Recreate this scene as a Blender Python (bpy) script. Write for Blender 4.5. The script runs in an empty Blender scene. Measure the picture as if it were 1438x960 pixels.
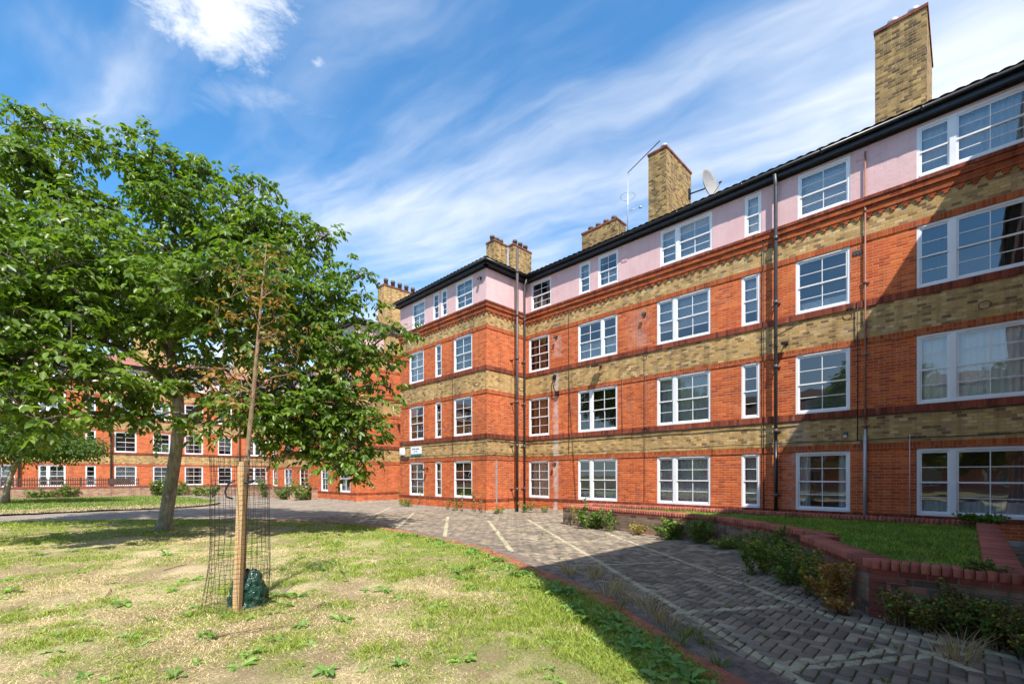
import bpy, math, random
import numpy as np
from mathutils import Vector, Matrix
R = math.radians
rnd = random.Random(7)
S = bpy.context.scene
COL = S.collection
CAMZ = 1.5

# ------------------------------------------------------------------ helpers
def at(px, py, d):
    """point seen in direction (px,py) of the photo at depth d metres"""
    l = (px-719)/639*d
    return Vector(((d+l)/2**.5, (d-l)/2**.5, CAMZ+(668-py)/639*d))

def tag(o, label=None, cat=None, group=None, kind=None):
    if label: o['label'] = label
    if cat: o['category'] = cat
    if group: o['group'] = group
    if kind: o['kind'] = kind
    return o

def empty(name, loc, rz=0):
    o = bpy.data.objects.new(name, None); COL.objects.link(o)
    o.location = loc; o.rotation_euler = (0, 0, rz); o.empty_display_size = .2
    return o

def link(name, me, parent=None, loc=(0, 0, 0), rz=0, world=False):
    o = bpy.data.objects.new(name, me); COL.objects.link(o)
    o.location = loc; o.rotation_euler = (0, 0, rz)
    if parent:
        o.parent = parent
        if world:
            o.location = Vector(loc)-parent.location
    return o

def copy_tree(o, parent=None):
    c = o.copy(); COL.objects.link(c); c.parent = parent
    for ch in list(o.children): copy_tree(ch, c)
    return c

class MB:
    def __init__(s): s.v = []; s.f = []; s.m = []; s.sm = []
    def face(s, pts, m=0, sm=False):
        b = len(s.v); s.v += [tuple(p) for p in pts]
        s.f.append(tuple(range(b, b+len(pts)))); s.m.append(m); s.sm.append(sm)
    def hexa(s, c, m=0, skip=()):
        # c: 8 corners, bottom 4 ccw then top 4 ccw
        b = len(s.v); s.v += [tuple(p) for p in c]
        for i, q in enumerate([(3, 2, 1, 0), (4, 5, 6, 7), (0, 1, 5, 4), (1, 2, 6, 5), (2, 3, 7, 6), (3, 0, 4, 7)]):
            if i in skip: continue
            s.f.append(tuple(b+k for k in q)); s.m.append(m); s.sm.append(False)
    def box(s, x0, x1, y0, y1, z0, z1, m=0, skip=()):
        if x0 > x1: x0, x1 = x1, x0
        if y0 > y1: y0, y1 = y1, y0
        s.hexa([(x0, y0, z0), (x1, y0, z0), (x1, y1, z0), (x0, y1, z0), (x0, y0, z1), (x1, y0, z1), (x1, y1, z1), (x0, y1, z1)], m, skip)
    def tube(s, pts, rad, n=8, m=0, cap=True, sm=True):
        pts = [Vector(p) for p in pts]
        if not hasattr(rad, '__len__'): rad = [rad]*len(pts)
        b = len(s.v); up = None
        for i, p in enumerate(pts):
            d = (pts[min(i+1, len(pts)-1)]-pts[max(i-1, 0)])
            if d.length < 1e-9: d = Vector((0, 0, 1))
            d.normalize()
            if up is None:
                a = Vector((1, 0, 0)) if abs(d.x) < .8 else Vector((0, 1, 0))
                up = d.cross(a).normalized()
            else:
                up = (up-d*up.dot(d)).normalized()
            w = d.cross(up)
            for k in range(n):
                t = 2*math.pi*k/n
                s.v.append(tuple(p+(up*math.cos(t)+w*math.sin(t))*rad[i]))
        for i in range(len(pts)-1):
            for k in range(n):
                k2 = (k+1) % n
                s.f.append((b+i*n+k, b+i*n+k2, b+(i+1)*n+k2, b+(i+1)*n+k)); s.m.append(m); s.sm.append(sm)
        if cap:
            s.f.append(tuple(b+k for k in reversed(range(n)))); s.m.append(m); s.sm.append(False)
            e = b+(len(pts)-1)*n
            s.f.append(tuple(e+k for k in range(n))); s.m.append(m); s.sm.append(False)
    def mesh(s, name, mats, uv=True):
        me = bpy.data.meshes.new(name)
        me.from_pydata(s.v, [], s.f)
        for mt in (mats if isinstance(mats, (list, tuple)) else [mats]): me.materials.append(mt)
        me.polygons.foreach_set('material_index', s.m)
        me.polygons.foreach_set('use_smooth', s.sm)
        if uv: box_uv(me)
        me.update(); return me
    def build(s, name, mats, parent=None, uv=True, world=True):
        return link(name, s.mesh(name, mats, uv), parent, world=world and parent is not None)

def box_uv(me):
    l = me.uv_layers.new(name='UVMap')
    V = me.vertices; out = np.zeros(len(me.loops)*2)
    for p in me.polygons:
        n = p.normal
        if abs(n.z) > .7:
            for li in p.loop_indices:
                c = V[me.loops[li].vertex_index].co; out[2*li] = c.x; out[2*li+1] = c.y
        else:
            h = math.hypot(n.x, n.y); tx, ty = -n.y/h, n.x/h
            if abs(tx) > abs(ty): sg = 1 if tx > 0 else -1
            else: sg = 1 if ty > 0 else -1
            for li in p.loop_indices:
                c = V[me.loops[li].vertex_index].co; out[2*li] = (c.x*tx+c.y*ty)*sg; out[2*li+1] = c.z
    l.data.foreach_set('uv', out)

def npmesh(name, verts, faces_n, loops, mats, cols=None, smooth=False, midx=None):
    """fast mesh: verts (N,3); faces_n vertices per face (int); loops flat indices; cols (N,4) point colours"""
    me = bpy.data.meshes.new(name)
    nf = len(loops)//faces_n
    me.vertices.add(len(verts)); me.vertices.foreach_set('co', np.asarray(verts, dtype=np.float32).ravel())
    me.loops.add(len(loops)); me.loops.foreach_set('vertex_index', np.asarray(loops, dtype=np.int32))
    me.polygons.add(nf)
    me.polygons.foreach_set('loop_start', np.arange(nf, dtype=np.int32)*faces_n)
    if smooth: me.polygons.foreach_set('use_smooth', np.ones(nf, dtype=bool))
    if midx is not None: me.polygons.foreach_set('material_index', np.asarray(midx, dtype=np.int32))
    for mt in (mats if isinstance(mats, (list, tuple)) else [mats]): me.materials.append(mt)
    if cols is not None:
        a = me.color_attributes.new('Col', 'FLOAT_COLOR', 'POINT')
        a.data.foreach_set('color', np.asarray(cols, dtype=np.float32).ravel())
    me.update(calc_edges=True); me.validate()
    return me

def lattice(x, y, seed):
    xi = np.floor(x).astype(np.int64); yi = np.floor(y).astype(np.int64); fx = x-xi; fy = y-yi
    fx = fx*fx*(3-2*fx); fy = fy*fy*(3-2*fy)
    def h(a, b):
        n = (a*374761393+b*668265263+seed*1442695041) & 0xffffffff
        n = ((n ^ (n >> 13))*1274126177) & 0xffffffff
        return ((n ^ (n >> 16)) & 0xffff)/65535.
    return (h(xi, yi)*(1-fx)+h(xi+1, yi)*fx)*(1-fy)+(h(xi, yi+1)*(1-fx)+h(xi+1, yi+1)*fx)*fy
def fbm(x, y, seed=1, o=4):
    x = np.asarray(x, float); y = np.asarray(y, float); t = 0; a = .5; s = 0
    for i in range(o):
        t = t+a*lattice(x*2**i+17*i, y*2**i-9*i, seed+i); s += a; a *= .55
    return t/s

# ------------------------------------------------------------------ materials
class NT:
    def __init__(s, name, world=None):
        if world: s.t = world.node_tree; s.o = s.t.nodes['World Output']
        else:
            s.mat = bpy.data.materials.new(name); s.mat.use_nodes = True; s.t = s.mat.node_tree
            s.b = s.t.nodes['Principled BSDF']; s.o = s.t.nodes['Material Output']
    def n(s, typ, ins=None, **kw):
        nd = s.t.nodes.new(typ)
        for k, v in kw.items(): setattr(nd, k, v)
        for k, v in (ins or {}).items(): s.set(nd, k, v)
        return nd
    def set(s, nd, k, v):
        sock = nd.inputs[k]
        if isinstance(v, bpy.types.Node): v = v.outputs[0]
        if isinstance(v, bpy.types.NodeSocket): s.t.links.new(v, sock)
        else:
            if sock.type == 'RGBA' and len(v) == 3: v = (*v, 1)
            sock.default_value = v
    def m(s, op, a, b=None, c=None, clamp=False):
        nd = s.n('ShaderNodeMath', operation=op, use_clamp=clamp)
        for i, v in enumerate((a, b, c)):
            if v is not None: s.set(nd, i, v)
        return nd.outputs[0]
    def mix(s, f, a, b, typ='MIX'):
        nd = s.n('ShaderNodeMixRGB', blend_type=typ); s.set(nd, 0, f); s.set(nd, 1, a); s.set(nd, 2, b); return nd.outputs[0]
    def ramp(s, f, stops, interp='LINEAR'):
        nd = s.n('ShaderNodeValToRGB'); cr = nd.color_ramp; cr.interpolation = interp
        while len(cr.elements) < len(stops): cr.elements.new(.5)
        for e, (p, c) in zip(cr.elements, stops):
            e.position = p; e.color = (c, c, c, 1) if isinstance(c, (int, float)) else (*c, 1)
        s.set(nd, 0, f); return nd.outputs[0]
    def noise(s, vec, scale, detail=4, rough=.55, dist=0, col=False):
        nd = s.n('ShaderNodeTexNoise', {'Scale': scale, 'Detail': detail, 'Roughness': rough, 'Distortion': dist})
        if vec is not None: s.set(nd, 'Vector', vec)
        return nd.outputs['Color' if col else 'Fac']
    def bump(s, h, strength, dist=.01):
        nd = s.n('ShaderNodeBump', {'Strength': strength, 'Distance': dist, 'Height': h})
        s.set(s.b, 'Normal', nd); return nd
    def sep(s, v):
        nd = s.n('ShaderNodeSeparateXYZ', {0: v}); return nd.outputs
    def comb(s, x, y, z=0):
        return s.n('ShaderNodeCombineXYZ', {0: x, 1: y, 2: z}).outputs[0]
    def geo(s): return s.n('ShaderNodeNewGeometry').outputs['Position']
    def uv(s): return s.n('ShaderNodeUVMap').outputs[0]

def brick_mat(name, stops, mortar=(.42, .37, .3), bw=.225, bh=.075, mw=.010, soldier=False, dirt=.35, streak=None, band=0):
    t = NT(name); u, v, _ = t.sep(t.uv())
    if soldier: u, v = u, v
    row = t.m('FLOOR', t.m('DIVIDE', v, bh))
    off = 0 if soldier else t.m('MULTIPLY', t.m('MODULO', t.m('ABSOLUTE', row), 2), bw*.5)
    uu = t.m('ADD', u, off) if not soldier else u
    # slight irregularity of every course
    col = t.m('FLOOR', t.m('DIVIDE', uu, bw))
    fu = t.m('SUBTRACT', uu, t.m('MULTIPLY', col, bw)); fv = t.m('SUBTRACT', v, t.m('MULTIPLY', row, bh))
    g = t.geo()
    wob = t.m('MULTIPLY', t.m('SUBTRACT', t.noise(g, 30, 2), .5), .006)
    du = t.m('MINIMUM', fu, t.m('SUBTRACT', bw, fu)); dv = t.m('MINIMUM', fv, t.m('SUBTRACT', bh, fv))
    d = t.m('ADD', t.m('MINIMUM', du, dv), wob)
    mask = t.n('ShaderNodeMapRange', {0: d, 1: mw*.35, 2: mw*.75, 3: 0., 4: 1.}).outputs[0]
    wn = t.n('ShaderNodeTexWhiteNoise', noise_dimensions='2D'); t.set(wn, 'Vector', t.comb(col, row))
    r1 = wn.outputs['Value']
    base = t.ramp(r1, stops)
    fine = t.noise(g, 60, 4, .7)
    base = t.mix(1, base, t.ramp(fine, [(.25, .72), (.75, 1.22)]), 'MULTIPLY')
    big = t.noise(g, .55, 5, .6)
    base = t.mix(1, base, t.ramp(big, [(.3, 1-dirt), (.65, 1.06)]), 'MULTIPLY')
    pz = t.sep(g); drip = t.noise(t.comb(t.m('MULTIPLY', pz[0], 5), t.m('MULTIPLY', pz[1], 5), t.m('MULTIPLY', pz[2], .35)), 1., 5, .65)
    patch = t.noise(g, 1.6, 6, .7)
    base = t.mix(1, base, t.ramp(drip, [(.34, 1-dirt*1.1), (.5, 1.), (.7, 1.08)]), 'MULTIPLY')
    base = t.mix(t.ramp(patch, [(.56, 0.), (.72, .28)]), base, (.16, .11, .075))
    c = t.mix(mask, mortar, base)
    c = t.mix(t.ramp(t.noise(g, 2.7, 6, .75), [(.6, 0.), (.74, .3)]), c, (.6, .5, .42))
    if streak:
        p = t.sep(g)
        for (yc, w, z0, z1, amt) in streak:
            dd = t.m('ABSOLUTE', t.m('SUBTRACT', p[1], yc))
            dd = t.m('ADD', dd, t.m('MULTIPLY', t.m('SUBTRACT', t.noise(g, 7, 4), .5), w*2.2))
            a = t.n('ShaderNodeMapRange', {0: dd, 1: w, 2: w*.35, 3: 0., 4: amt}).outputs[0]
            zz = t.m('MULTIPLY', t.m('GREATER_THAN', p[2], z0), t.m('LESS_THAN', p[2], z1))
            xx = t.m('MULTIPLY', t.m('GREATER_THAN', p[0], 14.3), zz)
            c = t.mix(t.m('MULTIPLY', a, t.m('MULTIPLY', xx, t.ramp(t.noise(g, 3, 3), [(.35, .3), (.6, 1.)]))), c, (.6, .52, .48))
    t.set(t.b, 'Base Color', c); t.set(t.b, 'Roughness', .88); t.set(t.b, 'Specular IOR Level', .25)
    h = t.m('ADD', t.m('MULTIPLY', mask, .8), t.m('MULTIPLY', fine, .45))
    h = t.m('ADD', h, t.m('MULTIPLY', r1, .25))
    t.bump(h, .75, .008)
    return t.mat

RED = [(0, (.42, .07, .018)), (.2, (.55, .1, .021)), (.6, (.63, .13, .027)), (.88, (.7, .18, .045)), (1, (.44, .09, .035))]
YEL = [(0, (.2, .12, .055)), (.12, (.34, .2, .075)), (.28, (.48, .29, .1)), (.5, (.6, .39, .15)), (.72, (.52, .31, .1)), (.93, (.7, .49, .23)), (1, (.34, .22, .12))]
YEL2 = [(0, (.1, .06, .03)), (.2, (.2, .125, .05)), (.4, (.34, .21, .075)), (.65, (.42, .27, .1)), (.85, (.52, .34, .12)), (1, (.3, .2, .11))]
DRED = [(0, (.16, .035, .02)), (.4, (.26, .055, .028)), (1, (.36, .085, .04))]
WALLB = [(0, (.13, .09, .07)), (.35, (.25, .16, .11)), (.65, (.33, .22, .15)), (1, (.4, .17, .11))]
ST = [(12.06, .17, .1, 5.9, .85), (3.35, .35, .6, 3.0, .3), (8.3, .5, 6.1, 7.4, .22), (12.0, .3, 6.4, 7.3, .4)]
M = {}
M['red'] = brick_mat('red_brick', RED, (.5, .3, .2), streak=ST, dirt=.22)
M['yellow'] = brick_mat('yellow_stock_brick', YEL, (.36, .28, .18), bw=.17, streak=ST, dirt=.32)
M['chim'] = brick_mat('chimney_stock_brick', YEL2, (.3, .23, .14), bw=.17, dirt=.4)
M['soldier'] = brick_mat('red_header_course', [(a, tuple(x*.8 for x in c)) for a, c in RED], (.35, .2, .14), bw=.0775, bh=.17, soldier=True, dirt=.3)
M['sill'] = brick_mat('weathered_red_sill_course', DRED, (.16, .08, .06), bw=.0775, bh=.3, soldier=True, dirt=.4)
M['cornice'] = brick_mat('red_cornice_brick', [(a, tuple(x*.72 for x in c)) for a, c in RED], (.25, .12, .08), dirt=.4)
M['garden'] = brick_mat('dark_garden_wall_brick', WALLB, (.2, .17, .13), dirt=.4)
M['gardenred'] = brick_mat('red_garden_wall_brick', [(0, (.2, .05, .035)), (1, (.34, .09, .06))], (.2, .14, .1), dirt=.35)

def bark_like(name):
    t = NT(name); g = t.geo(); p = t.sep(g)
    gr = t.noise(t.comb(t.m('MULTIPLY', p[0], 60), t.m('MULTIPLY', p[1], 60), t.m('MULTIPLY', p[2], 2.2)), 1., 5, .7, .4)
    c = t.ramp(gr, [(.3, (.36, .2, .08)), (.5, (.56, .34, .15)), (.7, (.66, .44, .22))])
    c = t.mix(t.ramp(t.noise(g, 3, 5, .7), [(.45, 0.), (.7, .5)]), c, (.38, .3, .2))
    t.set(t.b, 'Base Color', c); t.set(t.b, 'Roughness', .85); t.bump(gr, .6, .004); return t.mat
def plain(name, col, rough=.5, metal=0, var=.15, scale=6, bump=0, spec=.5, coat=0):
    t = NT(name)
    if var:
        n = t.noise(t.geo(), scale, 5, .6)
        c = t.mix(1, (*col, 1), t.ramp(n, [(.3, 1-var), (.7, 1+var*.6)]), 'MULTIPLY')
        t.set(t.b, 'Base Color', c)
        if bump: t.bump(t.noise(t.geo(), scale*12, 5, .7), bump, .004)
    else: t.set(t.b, 'Base Color', (*col, 1))
    t.set(t.b, 'Roughness', rough); t.set(t.b, 'Metallic', metal); t.set(t.b, 'Specular IOR Level', spec)
    if coat: t.set(t.b, 'Coat Weight', coat)
    return t.mat

def render_mat():
    t = NT('pink_render'); g = t.geo(); p = t.sep(g)
    c = t.mix(t.ramp(t.noise(g, 1.2, 5, .6), [(.3, 0.), (.7, 1.)]), (.64, .41, .405), (.72, .485, .475))
    st = t.noise(t.comb(t.m('MULTIPLY', p[0], 6), t.m('MULTIPLY', p[1], 6), t.m('MULTIPLY', p[2], .5)), 1, 4, .6)
    c = t.mix(1, c, t.ramp(st, [(.3, .96), (.6, 1.02)]), 'MULTIPLY')
    t.set(t.b, 'Base Color', c); t.set(t.b, 'Roughness', .9); t.set(t.b, 'Specular IOR Level', .2)
    c = t.mix(t.ramp(t.noise(g, 2.2, 7, .75), [(.55, 0.), (.7, .35)]), c, (.5, .34, .33))
    dr = t.noise(t.comb(t.m('MULTIPLY', p[0], 9), t.m('MULTIPLY', p[1], 9), t.m('MULTIPLY', p[2], .45)), 1.3, 5, .7)
    top = t.n('ShaderNodeMapRange', {0: p[2], 1: 8.6, 2: 10.1, 3: .25, 4: 1.}).outputs[0]
    c = t.mix(t.m('MULTIPLY', t.ramp(dr, [(.58, 0.), (.72, .45)]), top), c, (.36, .27, .26))
    cr = t.n('ShaderNodeTexVoronoi', {'Scale': .9}, feature='DISTANCE_TO_EDGE'); wv = t.n('ShaderNodeVectorMath', operation='ADD'); t.set(wv, 0, g); t.set(wv, 1, t.noise(g, 3, 4, .7, 0, True)); t.set(cr, 'Vector', wv)
    c = t.mix(t.m('MULTIPLY', t.m('LESS_THAN', cr.outputs['Distance'], .004), .35), c, (.3, .22, .21))
    t.set(t.b, 'Base Color', c)
    t.bump(t.m('ADD', t.noise(g, 90, 4, .7), t.m('MULTIPLY', t.noise(g, 7, 4, .6), 2.)), .6, .005); return t.mat
M['pink'] = render_mat()
M['white'] = plain('white_upvc', (.8, .8, .8), .3, var=.05, scale=3)
M['black'] = plain('black_gutter_paint', (.018, .02, .023), .35, var=.3, scale=4)
M['pipe'] = plain('dark_grey_downpipe', (.06, .058, .062), .45, var=.3, scale=5)
M['pipeblack'] = plain('black_pipe_paint', (.012, .012, .013), .3, var=.2)
M['brown'] = plain('brown_soil_pipe', (.085, .06, .055), .5, var=.25)
M['copper'] = plain('copper_red_pipe', (.27, .11, .07), .6, var=.3)
M['grey'] = plain('galvanised_grey', (.4, .42, .45), .4, metal=.3, var=.2)
M['cable'] = plain('black_cable', (.02, .018, .016), .6, var=.2)
M['tile'] = plain('brown_clay_pantile', (.12, .07, .05), .8, var=.4, scale=3, bump=.4)
M['redtile'] = plain('red_clay_roof_tile', (.3, .12, .08), .8, var=.35, scale=2, bump=.4)
M['pot'] = plain('sooty_clay_chimney_pot', (.13, .11, .1), .8, var=.4, scale=8)
M['concrete'] = plain('worn_concrete', (.42, .38, .32), .9, var=.35, scale=5, bump=.5)
M['room'] = plain('room_interior', (.3, .28, .26), .9, var=0)
M['dish'] = plain('satellite_dish_paint', (.3, .29, .28), .5, var=.12)
M['wood'] = bark_like('new_timber')
M['wire'] = plain('dark_wire', (.025, .022, .02), .5, var=.2)
M['fencewood'] = plain('dark_brown_fence_paint', (.07, .04, .03), .7, var=.3)
M['rubber'] = plain('black_rubber_tie', (.015, .015, .016), .5, var=0)
M['kerbred'] = brick_mat('kerb_brick', [(0, (.2, .06, .045)), (.6, (.3, .09, .065)), (1, (.36, .13, .1))], (.12, .1, .07), bw=.3, bh=.4, dirt=.45)
M['signwhite'] = plain('sign_white', (.8, .82, .82), .4, var=0)
M['teal'] = plain('sign_teal', (.02, .25, .32), .4, var=0)
M['ink'] = plain('sign_ink', (.05, .05, .06), .5, var=0)
M['amber'] = plain('floodlight_lens', (.65, .38, .1), .25, var=.1)

def cop_mat():
    t = NT('red_coping_brick'); g = t.geo()
    wn = t.n('ShaderNodeAttribute', attribute_name='Col').outputs['Color']
    c = t.mix(1, (.35, .1, .062, 1), wn, 'MULTIPLY')
    c = t.mix(1, c, t.ramp(t.noise(g, 3, 6, .7), [(.3, .6), (.65, 1.15)]), 'MULTIPLY')
    c = t.mix(t.ramp(t.noise(g, 9, 5, .7), [(.6, 0.), (.75, .45)]), c, (.13, .11, .08))
    t.set(t.b, 'Base Color', c); t.set(t.b, 'Roughness', .8); t.bump(t.noise(g, 70, 5, .7), .6, .005); return t.mat
M['coping'] = cop_mat()

def pane_mat():
    t = NT('window_glass')
    fr = t.n('ShaderNodeFresnel', {'IOR': 1.55})
    nz = t.noise(t.geo(), 1.3, 2); bp = t.n('ShaderNodeBump', {'Strength': .05, 'Distance': .05, 'Height': nz})
    t.set(fr, 'Normal', bp)
    gl = t.n('ShaderNodeBsdfGlossy', {'Color': (.95, .97, 1, 1), 'Roughness': .012}); t.set(gl, 'Normal', bp)
    tr = t.n('ShaderNodeBsdfTransparent', {'Color': (.92, .94, .94, 1)})
    mx = t.n('ShaderNodeMixShader'); t.set(mx, 0, t.m('ADD', t.m('MULTIPLY', fr, 1.2), .08, clamp=True))
    t.set(mx, 1, tr); t.set(mx, 2, gl); t.set(t.o, 'Surface', mx); return t.mat
M['pane'] = pane_mat()

def cloth_mat(name, col, alpha=0., stripes=0, lace=False):
    t = NT(name); u, v, _ = t.sep(t.uv()); c = (*col, 1)
    if stripes:
        s_ = t.m('FRACT', t.m('MULTIPLY', v, stripes))
        c = t.mix(t.m('GREATER_THAN', s_, .62), c, tuple(x*.22 for x in col))  # darkness of the gaps between the slats painted in as stripes
    t.set(t.b, 'Base Color', c); t.set(t.b, 'Roughness', .9)
    a = 1-alpha
    if lace:
        vo = t.n('ShaderNodeTexVoronoi', {'Scale': 22.}); t.set(vo, 'Vector', t.comb(u, v))
        a = t.ramp(vo.outputs['Distance'], [(.25, 1.), (.6, 1-alpha)])
    t.set(t.b, 'Alpha', a); return t.mat
M['c_net'] = cloth_mat('net_curtain', (.93, .93, .9), .05)
M['c_lace'] = cloth_mat('lace_curtain', (.9, .9, .9), .3, lace=True)
M['c_beige'] = cloth_mat('beige_curtain', (.55, .42, .25))
M['c_orange'] = cloth_mat('tan_blind', (.55, .27, .1))
M['c_red'] = cloth_mat('dark_red_curtain', (.22, .04, .03))
M['c_blind'] = cloth_mat('slatted_blind', (.85, .87, .9), 0, 26)
M['c_grey'] = cloth_mat('grey_curtain', (.6, .62, .62))
M['c_dark'] = cloth_mat('dark_curtain', (.04, .035, .03))
# ------------------------------------------------------------------ windows
LV = [(.56, 2.16), (3.22, 4.87), (6.0, 7.5), (8.66, 9.88)]
_wc = {}
def win_meshes(w, h, typ, cur, seed):
    key = (round(w, 2), round(h, 2), typ)
    if key not in _wc:
        fr = MB(); pn = MB(); D0, D1 = .0, .075
        F = .055
        def bar(x0, x1, z0, z1, y0=D0, y1=D1): fr.box(x0, x1, y0, y1, z0, z1)
        bar(0, F, 0, h); bar(w-F, w, 0, h)
        # sill slopes forward a little: lower member stands proud
        bar(F, w-F, 0, F, -.022); bar(F, w-F, h-F-.02, h)
        lights = []
        if typ == 'double': m0 = w*.315; lights = [(F, m0, 1), (m0+.115, w-F, 2)]; bar(m0, m0+.115, F, h-F-.02, -.006)
        elif typ == 'doubler': m0 = w*.60; lights = [(F, m0, 2), (m0+.1, w-F, 1)]; bar(m0, m0+.1, F, h-F-.02, -.006)
        elif typ == 'narrow': lights = [(F, w-F, 1)]
        else: lights = [(F, w-F, 2)]
        zb, zt = F, h-F-.02; zm = (zb+zt)/2
        for (a, b, cols) in lights:
            s = .038
            # trickle vent strip
            bar(a+.12*(b-a), b-.12*(b-a), zt+.022, zt+.042, -.016, -.001)
            # upper sash (front), lower sash (set back)
            for (z0, z1, y0) in ((zm-.018, zt-.003, .014), (zb+.003, zm+.018, .034)):
                y1 = y0+.03
                bar(a, a+s, z0, z1, y0, y1); bar(b-s, b, z0, z1, y0, y1)
                bar(a+s, b-s, z0, z0+s+(.012 if z0 < zm-.1 else 0), y0, y1); bar(a+s, b-s, z1-s*.9, z1, y0, y1)
                zc = (z0+z1)/2
                bar(a+s, b-s, zc-.009, zc+.009, y0+.004, y1-.008)
                if cols == 2:
                    xc = (a+b)/2
                    bar(xc-.009, xc+.009, z0+s, zc-.009, y0+.005, y1-.009); bar(xc-.009, xc+.009, zc+.009, z1-s*.9, y0+.005, y1-.009)
                pn.face([(a+s*.5, y0+.018, z0+s*.5), (b-s*.5, y0+.018, z0+s*.5), (b-s*.5, y0+.018, z1-s*.5), (a+s*.5, y0+.018, z1-s*.5)])
        rm = MB(); e = .004
        dd = 1.6
        x0, x1, z0, z1 = .02, w-.02, .02, h-.02
        X0, X1, Z0, Z1 = -.5, w+.5, -.6 if h > 1.3 else -.2, h+.18
        rm.face([(x0, .09, z0), (x0, .09, z1), (x0, .12, z1), (x0, .12, z0)])
        rm.face([(X0, .12, Z0), (X0, dd, Z0), (X0, dd, Z1), (X0, .12, Z1)]); rm.face([(X1, dd, Z0), (X1, .12, Z0), (X1, .12, Z1), (X1, dd, Z1)])
        rm.face([(X0, .12, Z0), (X1, .12, Z0), (X1, dd, Z0), (X0, dd, Z0)]); rm.face([(X0, dd, Z1), (X1, dd, Z1), (X1, .12, Z1), (X0, .12, Z1)])
        rm.face([(X0, dd, Z0), (X1, dd, Z0), (X1, dd, Z1), (X0, dd, Z1)])
        # inner wall face round the opening
        for (a, b, c, d_) in ((X0, x0, Z0, Z1), (x1, X1, Z0, Z1), (x0, x1, Z0, z0), (x0, x1, z1, Z1)):
            rm.face([(a, .12, c), (b, .12, c), (b, .12, d_), (a, .12, d_)])
        _wc[key] = (fr.mesh('window', M['white']), pn.mesh('pane', M['pane']), rm.mesh('interior', M['room']))
    ck = key+(cur, seed % 3)
    if cur and ck not in _wc:
        cm = MB(); r2 = random.Random(seed % 3+5)
        def sheet(x0, x1, z0, z1, amp=.018, per=.11, y=.16):
            n = max(2, int((x1-x0)/.025)); pr = None; ph = r2.random()*6
            for i in range(n+1):
                x = x0+(x1-x0)*i/n; yy = y+amp*math.sin(x/per*6.28+ph)+amp*.5*math.sin(x/per*2.3+ph*2)
                if pr: cm.face([(pr[0], pr[1], z0), (x, yy, z0), (x, yy, z1), (pr[0], pr[1], z1)], 0, True)
                pr = (x, yy)
        kind = cur
        if kind in ('blind', 'orange'): sheet(.03, w-.03, .02+(.28*h if kind == 'blind' and seed % 2 else 0), h-.03, .0005, .5)
        elif kind == 'halfnet': sheet(.03, w-.03, .03, h*.5, .012, .09); kind = 'lace'
        elif kind in ('net', 'lace', 'beige', 'grey') and seed % 3 != 2: sheet(.03, w-.03, .03, h-.03)
        elif kind == 'lownet': sheet(.03, w-.03, .03, h*.22, .012, .09); kind = 'net'
        else:
            sheet(.03, w*(.22+.1*r2.random()), .03, h-.03, .03, .1); sheet(w*(.72+.1*r2.random()), w-.03, .03, h-.03, .03, .1)
        _wc[ck] = cm.mesh('curtain', M['c_'+kind])
    return _wc[key]+((_wc[ck],) if cur else (None,))

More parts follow.
